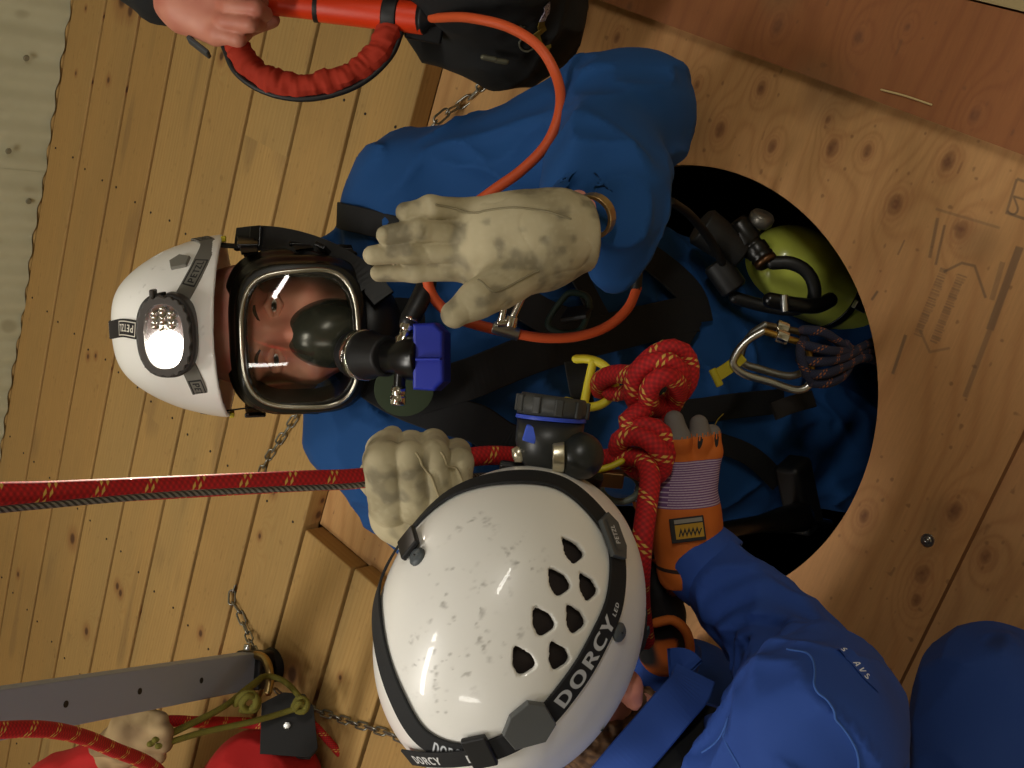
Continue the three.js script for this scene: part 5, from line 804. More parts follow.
{
  const l = turned('headlamp', 'dark headlamp with blue ring strapped round the white vented helmet', 'headlamp', ...HF);
  const N = ellNormal(FC, FRR), at = (p, off) => { const v = V(p); v.addScaledVector(N(v), off); return v.toArray(); };
  const pts = [[-0.0217, 0.0518, 0.1319], [-0.064, 0.0387, 0.1156], [-0.0843, 0.0341, 0.0954], [-0.1021, 0.0422, 0.0549], [-0.1052, 0.0542, 0.0191], [-0.1006, 0.0631, -0.0202], [-0.0813, 0.0687, -0.0699], [-0.0425, 0.0751, -0.1056], [-0.0029, 0.084, -0.1096], [0.0321, 0.0976, -0.0832], [0.0714, 0.0922, -0.0442], [0.1016, 0.0663, -0.0101], [0.0995, 0.0632, 0.03], [0.0675, 0.0711, 0.0874], [0.0179, 0.07, 0.1206]].map((p) => at(p, 0.0012));
  const c = new THREE.CatmullRomCurve3(pts.map(V), true, 'centripetal'), L = c.getLength();
  const uOf = (q) => { let best = 0, bd = 9; for (let i = 0; i <= 600; i++) { const p = c.getPointAt(i / 600), d = p.distanceTo(V(q)); if (d < bd) { bd = d; best = i / 600; } } return best; };
  const t = canvasTex(2048, 64, (x) => { x.fillStyle = '#17181a'; x.fillRect(0, 0, 2048, 64); x.fillStyle = '#c9cdd2'; x.textBaseline = 'middle'; const put = (u0, u1) => { x.save(); x.translate(u0 * 2048, 32); x.rotate(Math.PI); x.font = 'bold 56px sans-serif'; const w = x.measureText('DORCY').width, k = (u0 - u1) * 2048 / w; x.scale(k, 1); x.fillText('DORCY', 0, 3); x.scale(1 / k, 1); x.font = 'bold 20px sans-serif'; x.fillText('LED', w * k + 6, 8); x.restore(); }; const a = uOf([-0.0952, 0.0642, -0.0433]), b = uOf([-0.1071, 0.041, 0.0389]); put(a, b); put(uOf([-0.0116, 0.0799, -0.1129]), uOf([-0.0423, 0.0715, -0.1092])); });
  t.repeat.set(1 / L, 1);
  part(l, 'head_strap', webbing(pts, N, 0.0235, 0.0022, { n: 200, closed: true }), mat(0xffffff, 0.8, { map: t }), 'black elastic strap with lettering');
  { const a = [-0.0628, 0.0729, -0.0908], n = N(V(a)); const strap2 = [[0.0179, 0.0533, -0.132], [-0.0061, 0.069, -0.1232], [-0.0258, 0.0743, -0.1146], [-0.044, 0.0748, -0.1049]].map((p) => at(p, 0.005)); const t2 = strapText('DORCY', '#1c1c1e', '#d8d8d8', 1, 256, 64); t2.repeat.set(1 / 0.06, 1); part(l, 'strap_end', webbing(strap2, N, 0.018, 0.002, { n: 20 }), mat(0xffffff, 0.8, { map: t2 }), 'loose lettered strap end'); }
  for (const p of [[0.0721, 0.0946, 0.0345], [-0.0501, 0.0764, -0.0988]]) { const n = N(V(p)); part(l, 'slider', orient(box(0.022, 0.034, 0.006, 0.002), at(p, 0.004), n.toArray(), V(p).cross(new THREE.Vector3(0, 1, 0)).cross(n).toArray()), mat(0x1d1d1f, 0.5)); }
  const w = (q) => q;
  part(l, 'body', [turnedRod([0.0185, 0.0045, 0.1463], [0.025, 0.0207, 0.1912], [[0.001, 0], [0.02, 0], [0.027, 0.15], [0.0315, 0.5], [0.032, 1], [0.001, 1]], 32)], mat(0x262828, 0.4));
  part(l, 'blue_ring', rod([0.0248, 0.0203, 0.1893], [0.0255, 0.0213, 0.1929], 0.0335, 0.0335, 36), mat(0x2a46b8, 0.45), 'blue trim ring');
  part(l, 'front_cap', [turnedRod([0.0253, 0.021, 0.192], [0.0282, 0.0256, 0.2113], [[0.001, 0], [0.0325, 0], [0.0335, 0.4], [0.0335, 0.75], [0.030, 1], [0.026, 1], [0.024, 0.9], [0.001, 0.9]], 36)], mat(0x3c3d3c, 0.5));
  { const a = V([0.0253, 0.021, 0.192]), b = V([0.0282, 0.0256, 0.2113]), d = b.clone().sub(a).normalize(), u = new THREE.Vector3(1, 0, 0).cross(d).normalize(), v = d.clone().cross(u), gs = []; for (let i = 0; i < 10; i++) { const q = i / 10 * 6.283, n = u.clone().multiplyScalar(Math.cos(q)).addScaledVector(v, Math.sin(q)), o = a.clone().lerp(b, 0.5).addScaledVector(n, 0.0335); gs.push(orient(box(0.008, 0.016, 0.004, 0.0015), o.toArray(), n.toArray(), d.toArray())); } part(l, 'grip_rib', gs, mat(0x343534, 0.5)); }
  { const p = [0.0267, 0.0452, 0.1678]; part(l, 'button', orient(box(0.013, 0.016, 0.005, 0.002), p, V([-0.0234, 0.1493, 0.1557]).sub(V(p)).toArray(), V([0.0268, 0.0468, 0.1773]).sub(V(p)).toArray()), mat(0x3a58c8, 0.45), 'blue button'); }
  part(l, 'pivot', rod([0.0064, 0.0283, 0.1566], [-0.003, 0.024, 0.1606], 0.0155, 0.0155, 24), mat(0xd8d0b8, 0.3, { metalness: 0.9 }));
  { const s = new THREE.SphereGeometry(0.0225, 28, 18); s.scale(1, 1, 1); s.translate(...[-0.0136, 0.0137, 0.1666]); part(l, 'battery_end', s, mat(0x222524, 0.35)); }
  part(l, 'side_trim', [turnedRod([0.043, 0.03, 0.1546], [0.0358, 0.0243, 0.1421], [[0.001, 0], [0.006, 0.1], [0.007, 0.5], [0.006, 0.9], [0.001, 1]], 12)], mat(0xd8d0b8, 0.3, { metalness: 0.9 }));
  part(l, 'bracket', [along(box(0.03, 0.10, 0.008, 0.003), [0.0577, 0.0055, 0.1313], [-0.0198, -0.0316, 0.1527])], M.black);
}
{ // brass bar and dull ring that hang behind the headlamp
  const b = thing('descender', 'brass coloured bar and dull ring hanging behind the dark headlamp', 'descender', [-0.108, 0.4629, -0.7063]);
  part(b, 'bar', along(box(0.018, 0.055, 0.010, 0.002), [-0.103, 0.4861, -0.7175], [-0.1087, 0.4661, -0.6948]), mat(0x7a5c38, 0.4, { metalness: 0.8 }));
  part(b, 'yellow_edge', tube([[-0.0972, 0.4833, -0.6992], [-0.0943, 0.4734, -0.688], [-0.0899, 0.4662, -0.6798]], 0.0035, { radial: 8 }), mat(0xc8b81c, 0.5));
  const c = V([-0.1219, 0.4286, -0.7128]), ex = V([-0.1238, 0.4143, -0.6965]).sub(c).normalize(), ey = V([-0.1328, 0.4292, -0.7135]).sub(c).normalize(); const pts = []; for (let i = 0; i < 24; i++) { const a = i / 24 * 6.283; const q = c.clone().addScaledVector(ex, Math.cos(a) * 0.021).addScaledVector(ey, Math.sin(a) * 0.016); pts.push(q.toArray()); }
  part(b, 'ring', tube(pts, 0.004, { closed: true, seg: 60 }), mat(0x6c7466, 0.5));
}

// ------------------------------------------------------------------ the bystander in black at the right of the hatch
const bystander = thing('person', 'person in black clothing crouching at the hatch edge, bare hand holding orange handle', 'person', [0.85, 0.0, -1.1]);
{
  const s = [
    [[0.5979, 0.2972, -1.108], [0.5186, 0.2131, -0.9825], 0.05, 0.088], [[0.5186, 0.2131, -0.9825], [0.6564, 0.1506, -1.0023], 0.088, 0.09], [[0.5623, 0.3129, -1.0956], [0.496, 0.2887, -1.0682], 0.045, 0.03], [[0.496, 0.2887, -1.0682], [0.4556, 0.2546, -0.9993], 0.03, 0.045],
    [[0.56, 0.31, -0.95], [0.92, 0.32, -1.05], 0.11, 0.15], [[0.92, 0.32, -1.05], [0.90, 0.75, -1.22], 0.17, 0.17], [[0.76, 0.78, -1.22], [1.04, 0.78, -1.16], 0.09, 0.09],
    [[0.76, 0.78, -1.24], [0.66, 0.60, -1.36], 0.07, 0.06], [[0.66, 0.60, -1.36], [0.5617, 0.5782, -1.2906], 0.058, 0.042],
    [[1.04, 0.78, -1.16], [1.12, 0.55, -1.0], 0.07, 0.06], [[1.12, 0.55, -1.0], [0.98, 0.45, -0.85], 0.055, 0.045],
    [[0.66, 0.31, -0.98], [0.80, 0.08, -1.12], 0.08, 0.06], [[0.98, 0.32, -1.0], [0.98, 0.08, -0.95], 0.08, 0.06],
  ];
  const base = capsules(s, 0.04), fo = folds(16, 0.007), f = (x, y, z) => base(x, y, z) - fo(x, y, z), [lo, hi] = bounds(s, 0.03);
  part(bystander, 'black_clothes', surface(f, lo, hi, 0.009, { margin: 0.02 }), M.blackCloth, 'black jacket and work trousers');
  for (const q of [[0.82, -1.12], [1.05, -0.95]]) part(bystander, 'boot', surface(capsules([[[q[0], 0.07, q[1]], [q[0] - 0.15, 0.055, q[1] + 0.06], 0.055, 0.045]], 0.02), [q[0] - 0.25, 0, q[1] - 0.1], [q[0] + 0.1, 0.16, q[1] + 0.2], 0.008), M.black);
  const line = (pts, r, m, name) => part(bystander, name, tube(drape(f, pts, 0.001, 6), r, { radial: 6 }), m);
  line([[0.5052, 0.3095, -0.9255], [0.487, 0.3002, -0.9149], [0.465, 0.2911, -0.9045]], 0.0012, mat(0x4c4a3c, 0.8), 'piping');
  line([[0.4519, 0.2909, -0.9044], [0.4318, 0.2862, -0.9142], [0.416, 0.276, -0.9177], [0.4093, 0.265, -0.9053]], 0.0014, mat(0x5c5a4c, 0.8), 'piping');
  const t = canvasTex(128, 32, (c) => { c.fillStyle = '#b8b0bc'; c.fillRect(0, 0, 128, 32); for (let i = 0; i < 90; i++) { c.fillStyle = ['#54405c', '#e6e2e8', '#8a7c92'][i % 3]; c.fillRect(rnd() * 128, rnd() * 32, 7, 4); } }); t.repeat.set(1 / 0.03, 1);
  part(bystander, 'reflective_tape', webbing(drape(f, [[0.5065, 0.2887, -0.9019], [0.4912, 0.2818, -0.8941], [0.4761, 0.2758, -0.8872], [0.4612, 0.2714, -0.8823]], 0.0015, 6), normalOf(base, 0.01), 0.011, 0.001, { n: 20 }), mat(0xffffff, 0.5, { map: t }), 'silvery speckled reflective tape');
  part(bystander, 'yellow_stripe', webbing(drape(f, [[0.4599, 0.2715, -0.8823], [0.4384, 0.2667, -0.8769], [0.4199, 0.2547, -0.8785], [0.404, 0.2356, -0.887]], 0.0015, 6), normalOf(base, 0.01), 0.011, 0.001, { n: 20 }), mat(0x7a6420, 0.6), 'dull yellow stripe');
  for (const [a, b] of [[[0.4392, 0.3124, -0.9589], [0.4275, 0.3034, -0.9488]], [[0.4233, 0.3019, -0.947], [0.4142, 0.2928, -0.9367]]]) part(bystander, 'snap_hook', [tube([onto(base, a, 0.012), onto(base, b, 0.012)], 0.004, { radial: 8 })], mat(0x6c6a58, 0.5, { metalness: 0.6 }));
}
{
  const core = capsules([[[0.90, 0.72, -1.2], [0.80, 1.0, -1.2], 0.1, 0.055], [[0.90, 0.72, -1.2], [0.76, 0.78, -1.24], 0.07, 0.05], [[0.76, 0.78, -1.24], [0.66, 0.60, -1.36], 0.045, 0.04], [[0.66, 0.60, -1.36], [0.5464, 0.574, -1.2631], 0.04, 0.03]], 0.03);
  const F4 = [[[0.5397, 0.5452, -1.1851], [0.5307, 0.531, -1.1539], [0.526, 0.5077, -1.1653]], [[0.5152, 0.5506, -1.1762], [0.5062, 0.5349, -1.1432], [0.5063, 0.5114, -1.1544]], [[0.4981, 0.5521, -1.1854], [0.4882, 0.538, -1.1543], [0.4962, 0.5111, -1.1692]], [[0.4856, 0.5531, -1.2017], [0.4753, 0.5402, -1.1795], [0.4894, 0.5178, -1.1919]]];
  const fs = F4.map((p) => capsules([[p[0], p[1], 0.0118, 0.0112], [p[1], p[2], 0.0108, 0.0095]], 0.004));
  const palm = capsules([[[0.5385, 0.571, -1.2522], [0.5282, 0.5426, -1.1974], 0.03, 0.019], [[0.5278, 0.5699, -1.2509], [0.5025, 0.5467, -1.2019], 0.028, 0.018], [[0.5195, 0.5669, -1.2475], [0.4893, 0.5498, -1.213], 0.022, 0.016], [[0.5436, 0.569, -1.2499], [0.5456, 0.5379, -1.1996], 0.026, 0.017]], 0.015);
  const thumb = capsules([[[0.5158, 0.5465, -1.2396], [0.5038, 0.5076, -1.2181], 0.018, 0.014], [[0.5038, 0.5076, -1.2181], [0.5118, 0.4817, -1.1812], 0.013, 0.011]], 0.01);
  const cHead = [0.80, 1.10, -1.18];
  const f = (x, y, z) => { let d = smin(core(x, y, z), headField(z - cHead[2], y - cHead[1], -(x - cHead[0])), 0.03); let h = 1e9; for (const g of fs) h = smin(h, g(x, y, z), 0.003); h = smin(h, palm(x, y, z), 0.012); h = smin(h, thumb(x, y, z), 0.008); return smin(d, h, 0.012) + creases(x, y, z) * 0.35; };
  const [lo, hi] = [[0.42, 0.42, -1.46], [1.02, 1.28, -1.03]];
  part(bystander, 'body', surface(f, lo, hi, 0.004, { color: skinTone([206, 140, 116], [184, 108, 88]) }), vcol(0.55), 'bare hand gripping the handle');
  part(bystander, 'hair', surface((x, y, z) => { const q = [z - cHead[2], y - cHead[1], -(x - cHead[0])]; return Math.max(headField(...q) - 0.01, q[2] - 0.06 + (0.09 - q[1]) * 0.9); }, [0.66, 0.95, -1.32], [0.96, 1.28, -1.04], 0.006), mat(0x3a2a20, 0.9));
}
{ // orange handle with its padded loop
  const h = thing('hose_handle', 'orange tube handle with padded orange loop held in the bare hand', 'handle', [0.5104, 0.4344, -1.0973]);
  const O = mat(0xd8380c, 0.4), P = mat(0xa02608, 0.85);
  part(h, 'tube', [rod([0.5406, 0.5108, -1.199], [0.5199, 0.4499, -1.1225], 0.0185, 0.0185, 24), rod([0.52, 0.4508, -1.1234], [0.4856, 0.3675, -1.0063], 0.0205, 0.0205, 24)], O);
  part(h, 'band', [rod([0.5202, 0.4525, -1.1254], [0.5189, 0.4482, -1.1205], 0.0212, 0.0212, 24)], M.black); part(h, 'band', [rod([0.4989, 0.3992, -1.0513], [0.4942, 0.3877, -1.0353], 0.0235, 0.0235, 24)], M.black);
  part(h, 'end_cap', [turnedRod([0.4876, 0.3726, -1.0121], [0.4826, 0.3608, -0.9911], [[0.001, 0], [0.0205, 0], [0.020, 0.3], [0.012, 0.5], [0.009, 1], [0.001, 1]], 20), along(box(0.03, 0.05, 0.02, 0.004), [0.4818, 0.3765, -1.0316], [0.4736, 0.3419, -1.0075])], M.black);
  const path = [[0.4821, 0.3956, -1.0457], [0.4479, 0.4113, -1.056], [0.4195, 0.4405, -1.0815], [0.4082, 0.4789, -1.1175], [0.4172, 0.5086, -1.1512], [0.4425, 0.5275, -1.1802], [0.4767, 0.5331, -1.1941], [0.5115, 0.5253, -1.2004]];
  const c = new THREE.CatmullRomCurve3(path.map(V), false, 'centripetal'), g = new THREE.TubeGeometry(c, 160, 0.0165, 16, false), p = g.attributes.position, n = g.attributes.normal;
  for (let i = 0; i < p.count; i++) { const u = Math.floor(i / 17) / 160, a = (i % 17) / 16 * 6.283, k = 0.0034 * noise3(u * 26, Math.cos(a) * 1.3, Math.sin(a) * 1.3) + 0.002 * noise3(u * 70 + 9, Math.cos(a), Math.sin(a) + 4); p.setXYZ(i, p.getX(i) + n.getX(i) * k, p.getY(i) + n.getY(i) * k, p.getZ(i) + n.getZ(i) * k); } g.computeVertexNormals();
  part(h, 'padded_loop', g, P, 'gathered orange fabric loop');
  const cen = V([0.4839, 0.4666, -1.1188]); const out = path.slice(0, 7).map((q) => { const v = V(q), d = v.clone().sub(cen).normalize(); return v.addScaledVector(d, 0.0175).toArray(); });
  part(h, 'edge_binding', tube(out, 0.0042, { radial: 8 }), M.black, 'black edge binding');
  part(h, 'strap_tail', along(box(0.02, 0.035, 0.006, 0.002), [0.4877, 0.5669, -1.2475], [0.4673, 0.5523, -1.231]), mat(0x35383a, 0.6));
}
// ------------------------------------------------------------------ the person in red beyond the tripod leg
const red = thing('person', 'person in red suit beyond the tripod leg, tan glove on the rope', 'person', [-1.0, 0.045, -1.9]);
{
  const s = [[[-0.7463, 0.1657, -1.8207], [-0.98, 0.26, -1.85], 0.118, 0.14], [[-0.7463, 0.1657, -1.8207], [-0.78, 0.10, -2.0], 0.09, 0.07], [[-0.98, 0.26, -1.85], [-1.0, 0.72, -1.95], 0.17, 0.17], [[-0.98, 0.72, -1.80], [-1.0, 0.72, -2.12], 0.09, 0.09], [[-0.98, 0.72, -2.12], [-0.705, 0.454, -2.0418], 0.08, 0.078], [[-0.705, 0.454, -2.0418], [-0.614, 0.4044, -1.9402], 0.074, 0.045], [[-0.98, 0.70, -1.80], [-0.88, 0.5, -1.6], 0.08, 0.06], [[-0.88, 0.5, -1.6], [-0.80, 0.4, -1.75], 0.055, 0.05], [[-0.98, 0.26, -1.85], [-0.95, 0.12, -2.2], 0.13, 0.09], [[-0.95, 0.12, -2.2], [-1.2, 0.10, -2.1], 0.08, 0.07], [[-0.78, 0.10, -2.0], [-0.98, 0.10, -1.98], 0.07, 0.065]];
  const base = capsules(s, 0.04), fo = folds(13, 0.008), [lo, hi] = bounds(s, 0.03);
  part(red, 'red_suit', surface((x, y, z) => Math.max(base(x, y, z) - fo(x, y, z), 0.046 - y), lo, hi, 0.011, { margin: 0.02 }), M.redCloth, 'red work suit');
  const c = [-0.90, 0.98, -1.95];
  part(red, 'body', surface((x, y, z) => smin(capsules([[[-0.97, 0.75, -1.95], [-0.92, 0.92, -1.95], 0.07, 0.055]], 0.02)(x, y, z), headField(-(z - c[2]), y - c[1], x - c[0]), 0.03), [-1.1, 0.66, -2.1], [-0.75, 1.14, -1.8], 0.006, { color: skinTone([206, 140, 116], [184, 108, 88]) }), vcol(0.55));
  part(red, 'hair', surface((x, y, z) => { const q = [-(z - c[2]), y - c[1], x - c[0]]; return Math.max(headField(...q) - 0.01, q[2] - 0.06 + (0.09 - q[1]) * 0.9); }, [-1.06, 0.84, -2.1], [-0.76, 1.16, -1.8], 0.007), mat(0x3a2a20, 0.9));
  const pl = [[[-0.6113, 0.4069, -1.9279], [-0.5771, 0.4014, -1.8612], 0.04, 0.045], [[-0.556, 0.4079, -1.8534], [-0.5588, 0.3866, -1.8293], 0.036, 0.03], [[-0.5361, 0.3948, -1.8386], [-0.5435, 0.3769, -1.8031], 0.018, 0.016], [[-0.5526, 0.4004, -1.8147], [-0.5612, 0.3801, -1.784], 0.018, 0.016], [[-0.5771, 0.4041, -1.8189], [-0.5822, 0.3824, -1.7867], 0.018, 0.016], [[-0.6006, 0.4061, -1.8362], [-0.6056, 0.3854, -1.8052], 0.017, 0.015], [[-0.5766, 0.426, -1.8589], [-0.5809, 0.4573, -1.8792], 0.02, 0.016]];
  const f = capsules(pl, 0.010), [l2, h2] = bounds(pl, 0.01);
  part(red, 'glove', surface((x, y, z) => f(x, y, z) + creases(x, y, z), l2, h2, 0.004, { color: (x, y, z) => mix(lin(176, 150, 108), lin(128, 104, 72), clamp(0.5 + noise3(x * 40, y * 40, z * 40))) }), vcol(0.85), 'tan leather work glove');
}
// ------------------------------------------------------------------ tripod over the hatch, its foot, chain and tackle
{
  const foot = [-0.5384, 0.075, -1.9174], apex = [-0.12, 2.2, -0.99];
  const t = thing('rescue_tripod', 'grey aluminium tripod leg with black foot standing on the deck boards', 'tripod', [foot[0], 0.045, foot[2]]);
  const M1 = mat(0x9aa6bc, 0.5, { metalness: 0.1 });
  const legs = [[foot, 0.045], [[1.05, 0.09, -0.72], 0.012], [[-0.95, 0.09, 0.1], 0.045]];
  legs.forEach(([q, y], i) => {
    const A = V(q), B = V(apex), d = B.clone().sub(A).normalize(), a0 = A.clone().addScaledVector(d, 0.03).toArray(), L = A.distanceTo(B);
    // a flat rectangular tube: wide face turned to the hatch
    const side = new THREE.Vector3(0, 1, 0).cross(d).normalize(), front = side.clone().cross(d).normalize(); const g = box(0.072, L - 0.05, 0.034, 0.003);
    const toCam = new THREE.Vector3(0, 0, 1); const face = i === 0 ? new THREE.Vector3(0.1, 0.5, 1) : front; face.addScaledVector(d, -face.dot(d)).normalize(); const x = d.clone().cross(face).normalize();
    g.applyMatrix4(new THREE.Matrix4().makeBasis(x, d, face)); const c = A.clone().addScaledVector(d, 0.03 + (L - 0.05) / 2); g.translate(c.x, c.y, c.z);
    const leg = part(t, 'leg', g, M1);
    for (const k of [0.24, 0.42, 0.6, 0.78]) { const p = A.clone().addScaledVector(d, k).addScaledVector(face, 0.0172); const h = new THREE.CylinderGeometry(0.0055, 0.0055, 0.001, 14); h.rotateX(Math.PI / 2); h.applyMatrix4(new THREE.Matrix4().makeBasis(x, d, face)); h.translate(p.x, p.y, p.z); part(leg, 'painted_hole', h, M.black); }  // black discs on the solid leg, painting the shade of drilled holes
    const up = new THREE.Vector3(0, 1, 0); const b = box(0.075, 0.055, 0.06, 0.006); b.applyMatrix4(new THREE.Matrix4().makeBasis(x, d, face)); const o = A.clone().addScaledVector(d, 0.03); b.translate(o.x, o.y, o.z);
    const fb = part(t, 'foot', b, mat(0x1a1a1c, 0.45), 'black metal foot');
    const pad = new THREE.CylinderGeometry(0.032, 0.036, 0.016, 28); pad.translate(q[0], y + 0.009, q[2]); part(fb, 'foot_pad', pad, M.black);
    const post = rod([q[0], y + 0.012, q[2]], [q[0], q[1] + 0.02, q[2]], 0.022); part(fb, 'ankle', post, M.black);
    for (const s of [-1, 1]) { const p = o.clone().addScaledVector(d, 0.03).addScaledVector(x, s * 0.04); const e = p.clone().addScaledVector(x, s * 0.012); part(fb, 'bolt', [rod(p.toArray(), e.toArray(), 0.009, 0.008, 6)], M.steel); }
  });
  part(t, 'head', [turnedRod([apex[0], apex[1] - 0.04, apex[2]], [apex[0], apex[1] + 0.08, apex[2]], [[0.001, 0], [0.09, 0], [0.1, 0.2], [0.1, 0.7], [0.06, 1], [0.001, 1]], 28)], M1);
  part(t, 'eye', [tube([[-0.12, 2.17, -0.99], [-0.09, 2.13, -0.93], [-0.065, 2.13, -0.87], [-0.07, 2.17, -0.84], [-0.1, 2.18, -0.9]], 0.008, { closed: true, seg: 40 })], M.steel);
  part(t, 'shackle', tube([[-0.499, 0.1119, -1.8807], [-0.5018, 0.1134, -1.8521], [-0.5177, 0.1198, -1.8291], [-0.539, 0.1257, -1.8207], [-0.5595, 0.1355, -1.8167]], 0.0085, { radial: 12 }), M.gold, 'gold coloured shackle');
}
{
  const s = new THREE.Shape(); const C = []; for (let i = 0; i < 24; i++) { const a = i / 24 * 6.283, c = Math.cos(a), q = Math.sin(a); C.push([Math.sign(c) * 0.0095 * (Math.abs(c) > 0.02 ? 1 : 0) + c * 0.0065, q * 0.0068, 0]); }
  const link = tube(C, 0.0021, { closed: true, seg: 40, radial: 7 });
  const chainOf = (label, pts, base) => {
    const c = new THREE.CatmullRomCurve3(pts.map(V), false, 'centripetal'), L = c.getLength(), n = Math.floor(L / 0.0265), o = thing('chain', label, 'chain', base);
    for (let i = 0; i < n; i++) {
      const t = (i + 0.5) / n, p = c.getPointAt(t), d = c.getTangentAt(t), m = new THREE.Mesh(link, M.galv); m.name = 'link';
      const up = new THREE.Vector3(0, 1, 0), z = d.clone().cross(up).normalize(), y = z.clone().cross(d), a = i % 2 ? 0.75 : -0.75; const Y = y.clone().multiplyScalar(Math.cos(a)).addScaledVector(z, Math.sin(a)), Z = d.clone().cross(Y);
      m.quaternion.setFromRotationMatrix(new THREE.Matrix4().makeBasis(d, Y, Z)); m.position.copy(p).sub(o.position); o.add(m);
    }
  };
  chainOf('galvanised chain lying across the deck boards behind the person in the hole', [[-0.5075, 0.09, -1.9127], [-0.4731, 0.06, -1.9819], [-0.4351, 0.052, -2.0168], [-0.4069, 0.051, -2.04], [-0.3717, 0.032, -2.0404], [-0.2962, 0.024, -2.0115], [-0.1774, 0.026, -1.9485], [-0.1251, 0.047, -1.8909], [-0.0729, 0.053, -1.8213], [-0.0062, 0.053, -1.7409], [0.1831, 0.053, -1.5855], [0.3915, 0.055, -1.4009], [0.4619, 0.05, -1.3025], [0.4881, 0.008, -1.2877], [0.5028, 0.008, -1.2481], [0.5398, 0.008, -1.1933], [1.0, 0.02, -0.76]], [-0.5315, 0.05, -1.9512]);
  chainOf('galvanised chain running from the tripod foot towards the kneeling person', [[-0.5726, 0.09, -1.8576], [-0.6035, 0.06, -1.8458], [-0.6125, 0.053, -1.7913], [-0.6223, 0.053, -1.6759], [-0.6322, 0.053, -1.5355], [-0.6562, 0.053, -1.4337], [-0.95, 0.055, -1.0], [-0.96, 0.055, 0.05]], [-0.5901, 0.05, -1.9143]);
}
{
  const p = thing('pulley', 'black double-plate rescue pulley hanging from the tripod foot', 'pulley', [-0.6241, 0.1316, -1.7669]);
  const X = V([-0.6487, 0.1149, -1.7177]).sub(V([-0.6182, 0.1436, -1.7503])).normalize(), c = V([-0.6162, 0.1447, -1.7516]), toC = new THREE.Vector3(0, 1.4, 0).sub(c).normalize();
  const Y = V([-0.565, 0.1406, -1.7469]).sub(V([-0.6696, 0.1465, -1.7535])).normalize(), N = toC.clone().addScaledVector(Y, 0.15).normalize();
  const g0 = [[-0.05, -0.045], [0.04, -0.06], [0.055, -0.045], [0.05, 0.03], [0.035, 0.055], [-0.005, 0.062], [-0.045, 0.045]];
  const up = V([-0.5494, 0.1423, -1.7487]).sub(c);
  for (const z of [0.012, -0.02]) part(p, 'side_plate', orient(flat(g0, 0.004), c.clone().addScaledVector(N, z).toArray(), N.toArray(), up.toArray()), mat(0x0e0e0f, 0.6));
  const a = c.clone().addScaledVector(N, -0.02), b = c.clone().addScaledVector(N, 0.016);
  part(p, 'sheave', [turnedRod(a.toArray(), b.toArray(), [[0.001, 0], [0.04, 0], [0.032, 0.5], [0.04, 1], [0.001, 1]], 28)], M.galv);
  part(p, 'bolt', [rod(b.toArray(), c.clone().addScaledVector(N, 0.023).toArray(), 0.008, 0.007, 6)], M.steel);
}
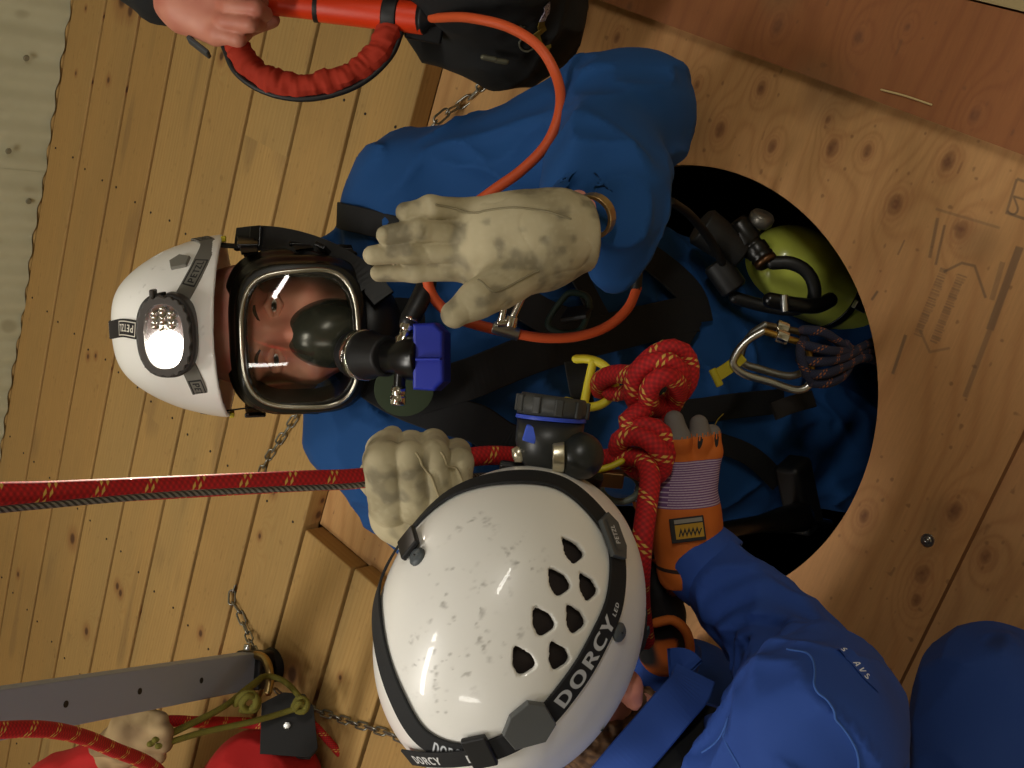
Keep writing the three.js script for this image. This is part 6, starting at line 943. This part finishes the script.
{
  const yt = ropeTex([128, 120, 34], [92, 88, 30]); yt.repeat.set(1 / 0.03, 1); const m = mat(0xffffff, 0.85, { map: yt });
  const y = thing('yellow_cord', 'olive yellow cord knotted between tan glove and shackle', 'cord', [-0.5567, 0.2182, -1.7744]);
  part(y, 'cord', tube([[-0.5757, 0.4064, -1.7913], [-0.5626, 0.3428, -1.7796], [-0.5541, 0.2782, -1.7819], [-0.5407, 0.226, -1.7832], [-0.5292, 0.1804, -1.792], [-0.5231, 0.1481, -1.8007], [-0.5335, 0.1281, -1.778], [-0.5571, 0.1275, -1.732], [-0.5712, 0.1357, -1.711], [-0.5789, 0.1636, -1.7276], [-0.5807, 0.2311, -1.7436], [-0.5785, 0.3203, -1.7692], [-0.5804, 0.3974, -1.781]], 0.0058, { radial: 9 }), m);
  part(y, 'cord', tube([[-0.5694, 0.4003, -1.7843], [-0.5608, 0.3312, -1.7816], [-0.5473, 0.2598, -1.7762], [-0.5339, 0.2051, -1.7898], [-0.5219, 0.1591, -1.7981]], 0.0058, { radial: 9 }), m);
  const knot = (x, s) => x; 
  part(y, 'knot', tube([[-0.5507, 0.2349, -1.7782], [-0.5282, 0.2355, -1.7486], [-0.5298, 0.2233, -1.7348], [-0.5485, 0.2219, -1.7332], [-0.5583, 0.2323, -1.745], [-0.5436, 0.2447, -1.7439], [-0.5299, 0.2366, -1.7347], [-0.5441, 0.2132, -1.7385], [-0.5647, 0.2134, -1.7538], [-0.5628, 0.2281, -1.7705]], 0.0068, { radial: 9 }), m);
  part(y, 'knot', tube([[-0.5691, 0.1518, -1.7142], [-0.5497, 0.1556, -1.6883], [-0.5582, 0.1474, -1.679], [-0.5745, 0.1521, -1.6843], [-0.5713, 0.1618, -1.6953], [-0.5544, 0.1621, -1.6806], [-0.5682, 0.143, -1.6891]], 0.0065, { radial: 9 }), m);
  const r = thing('hauling_rope', 'dull red hauling rope running through the tan glove to the pulley', 'rope', [-0.5262, 0.5054, -1.7069]);
  part(r, 'rope', tube([[-0.3367, 0.9581, -1.3888], [-0.3883, 0.8127, -1.4809], [-0.4144, 0.7255, -1.503], [-0.4513, 0.6522, -1.5409], [-0.4997, 0.5808, -1.5807], [-0.5553, 0.501, -1.6263], [-0.6513, 0.4086, -1.6727], [-0.85, 0.1, -1.7], [-1.0, 0.065, -1.5]], 0.0115, { radial: 12 }), M.redRope);
  part(r, 'rope', tube([[-0.5641, 0.4253, -1.8581], [-0.5499, 0.3718, -1.8125], [-0.5728, 0.2919, -1.8126], [-0.608, 0.1819, -1.8239], [-0.6219, 0.1356, -1.7866]], 0.0105, { radial: 12 }), M.redRope);
  part(r, 'rope', tube([[-0.5937, 0.1273, -1.7621], [-0.622, 0.0908, -1.7509], [-0.6828, 0.0491, -1.7338], [-0.7743, -0.0114, -1.7257], [-0.8, 0.06, -1.55]], 0.008, { radial: 10 }), M.redRope);
}
scene.traverse((o) => { if (o.isMesh) { o.castShadow = true; o.receiveShadow = true; } if (o.isLight && o.shadow && !o.isRectAreaLight) o.castShadow = true; });
renderer.render(scene, camera);
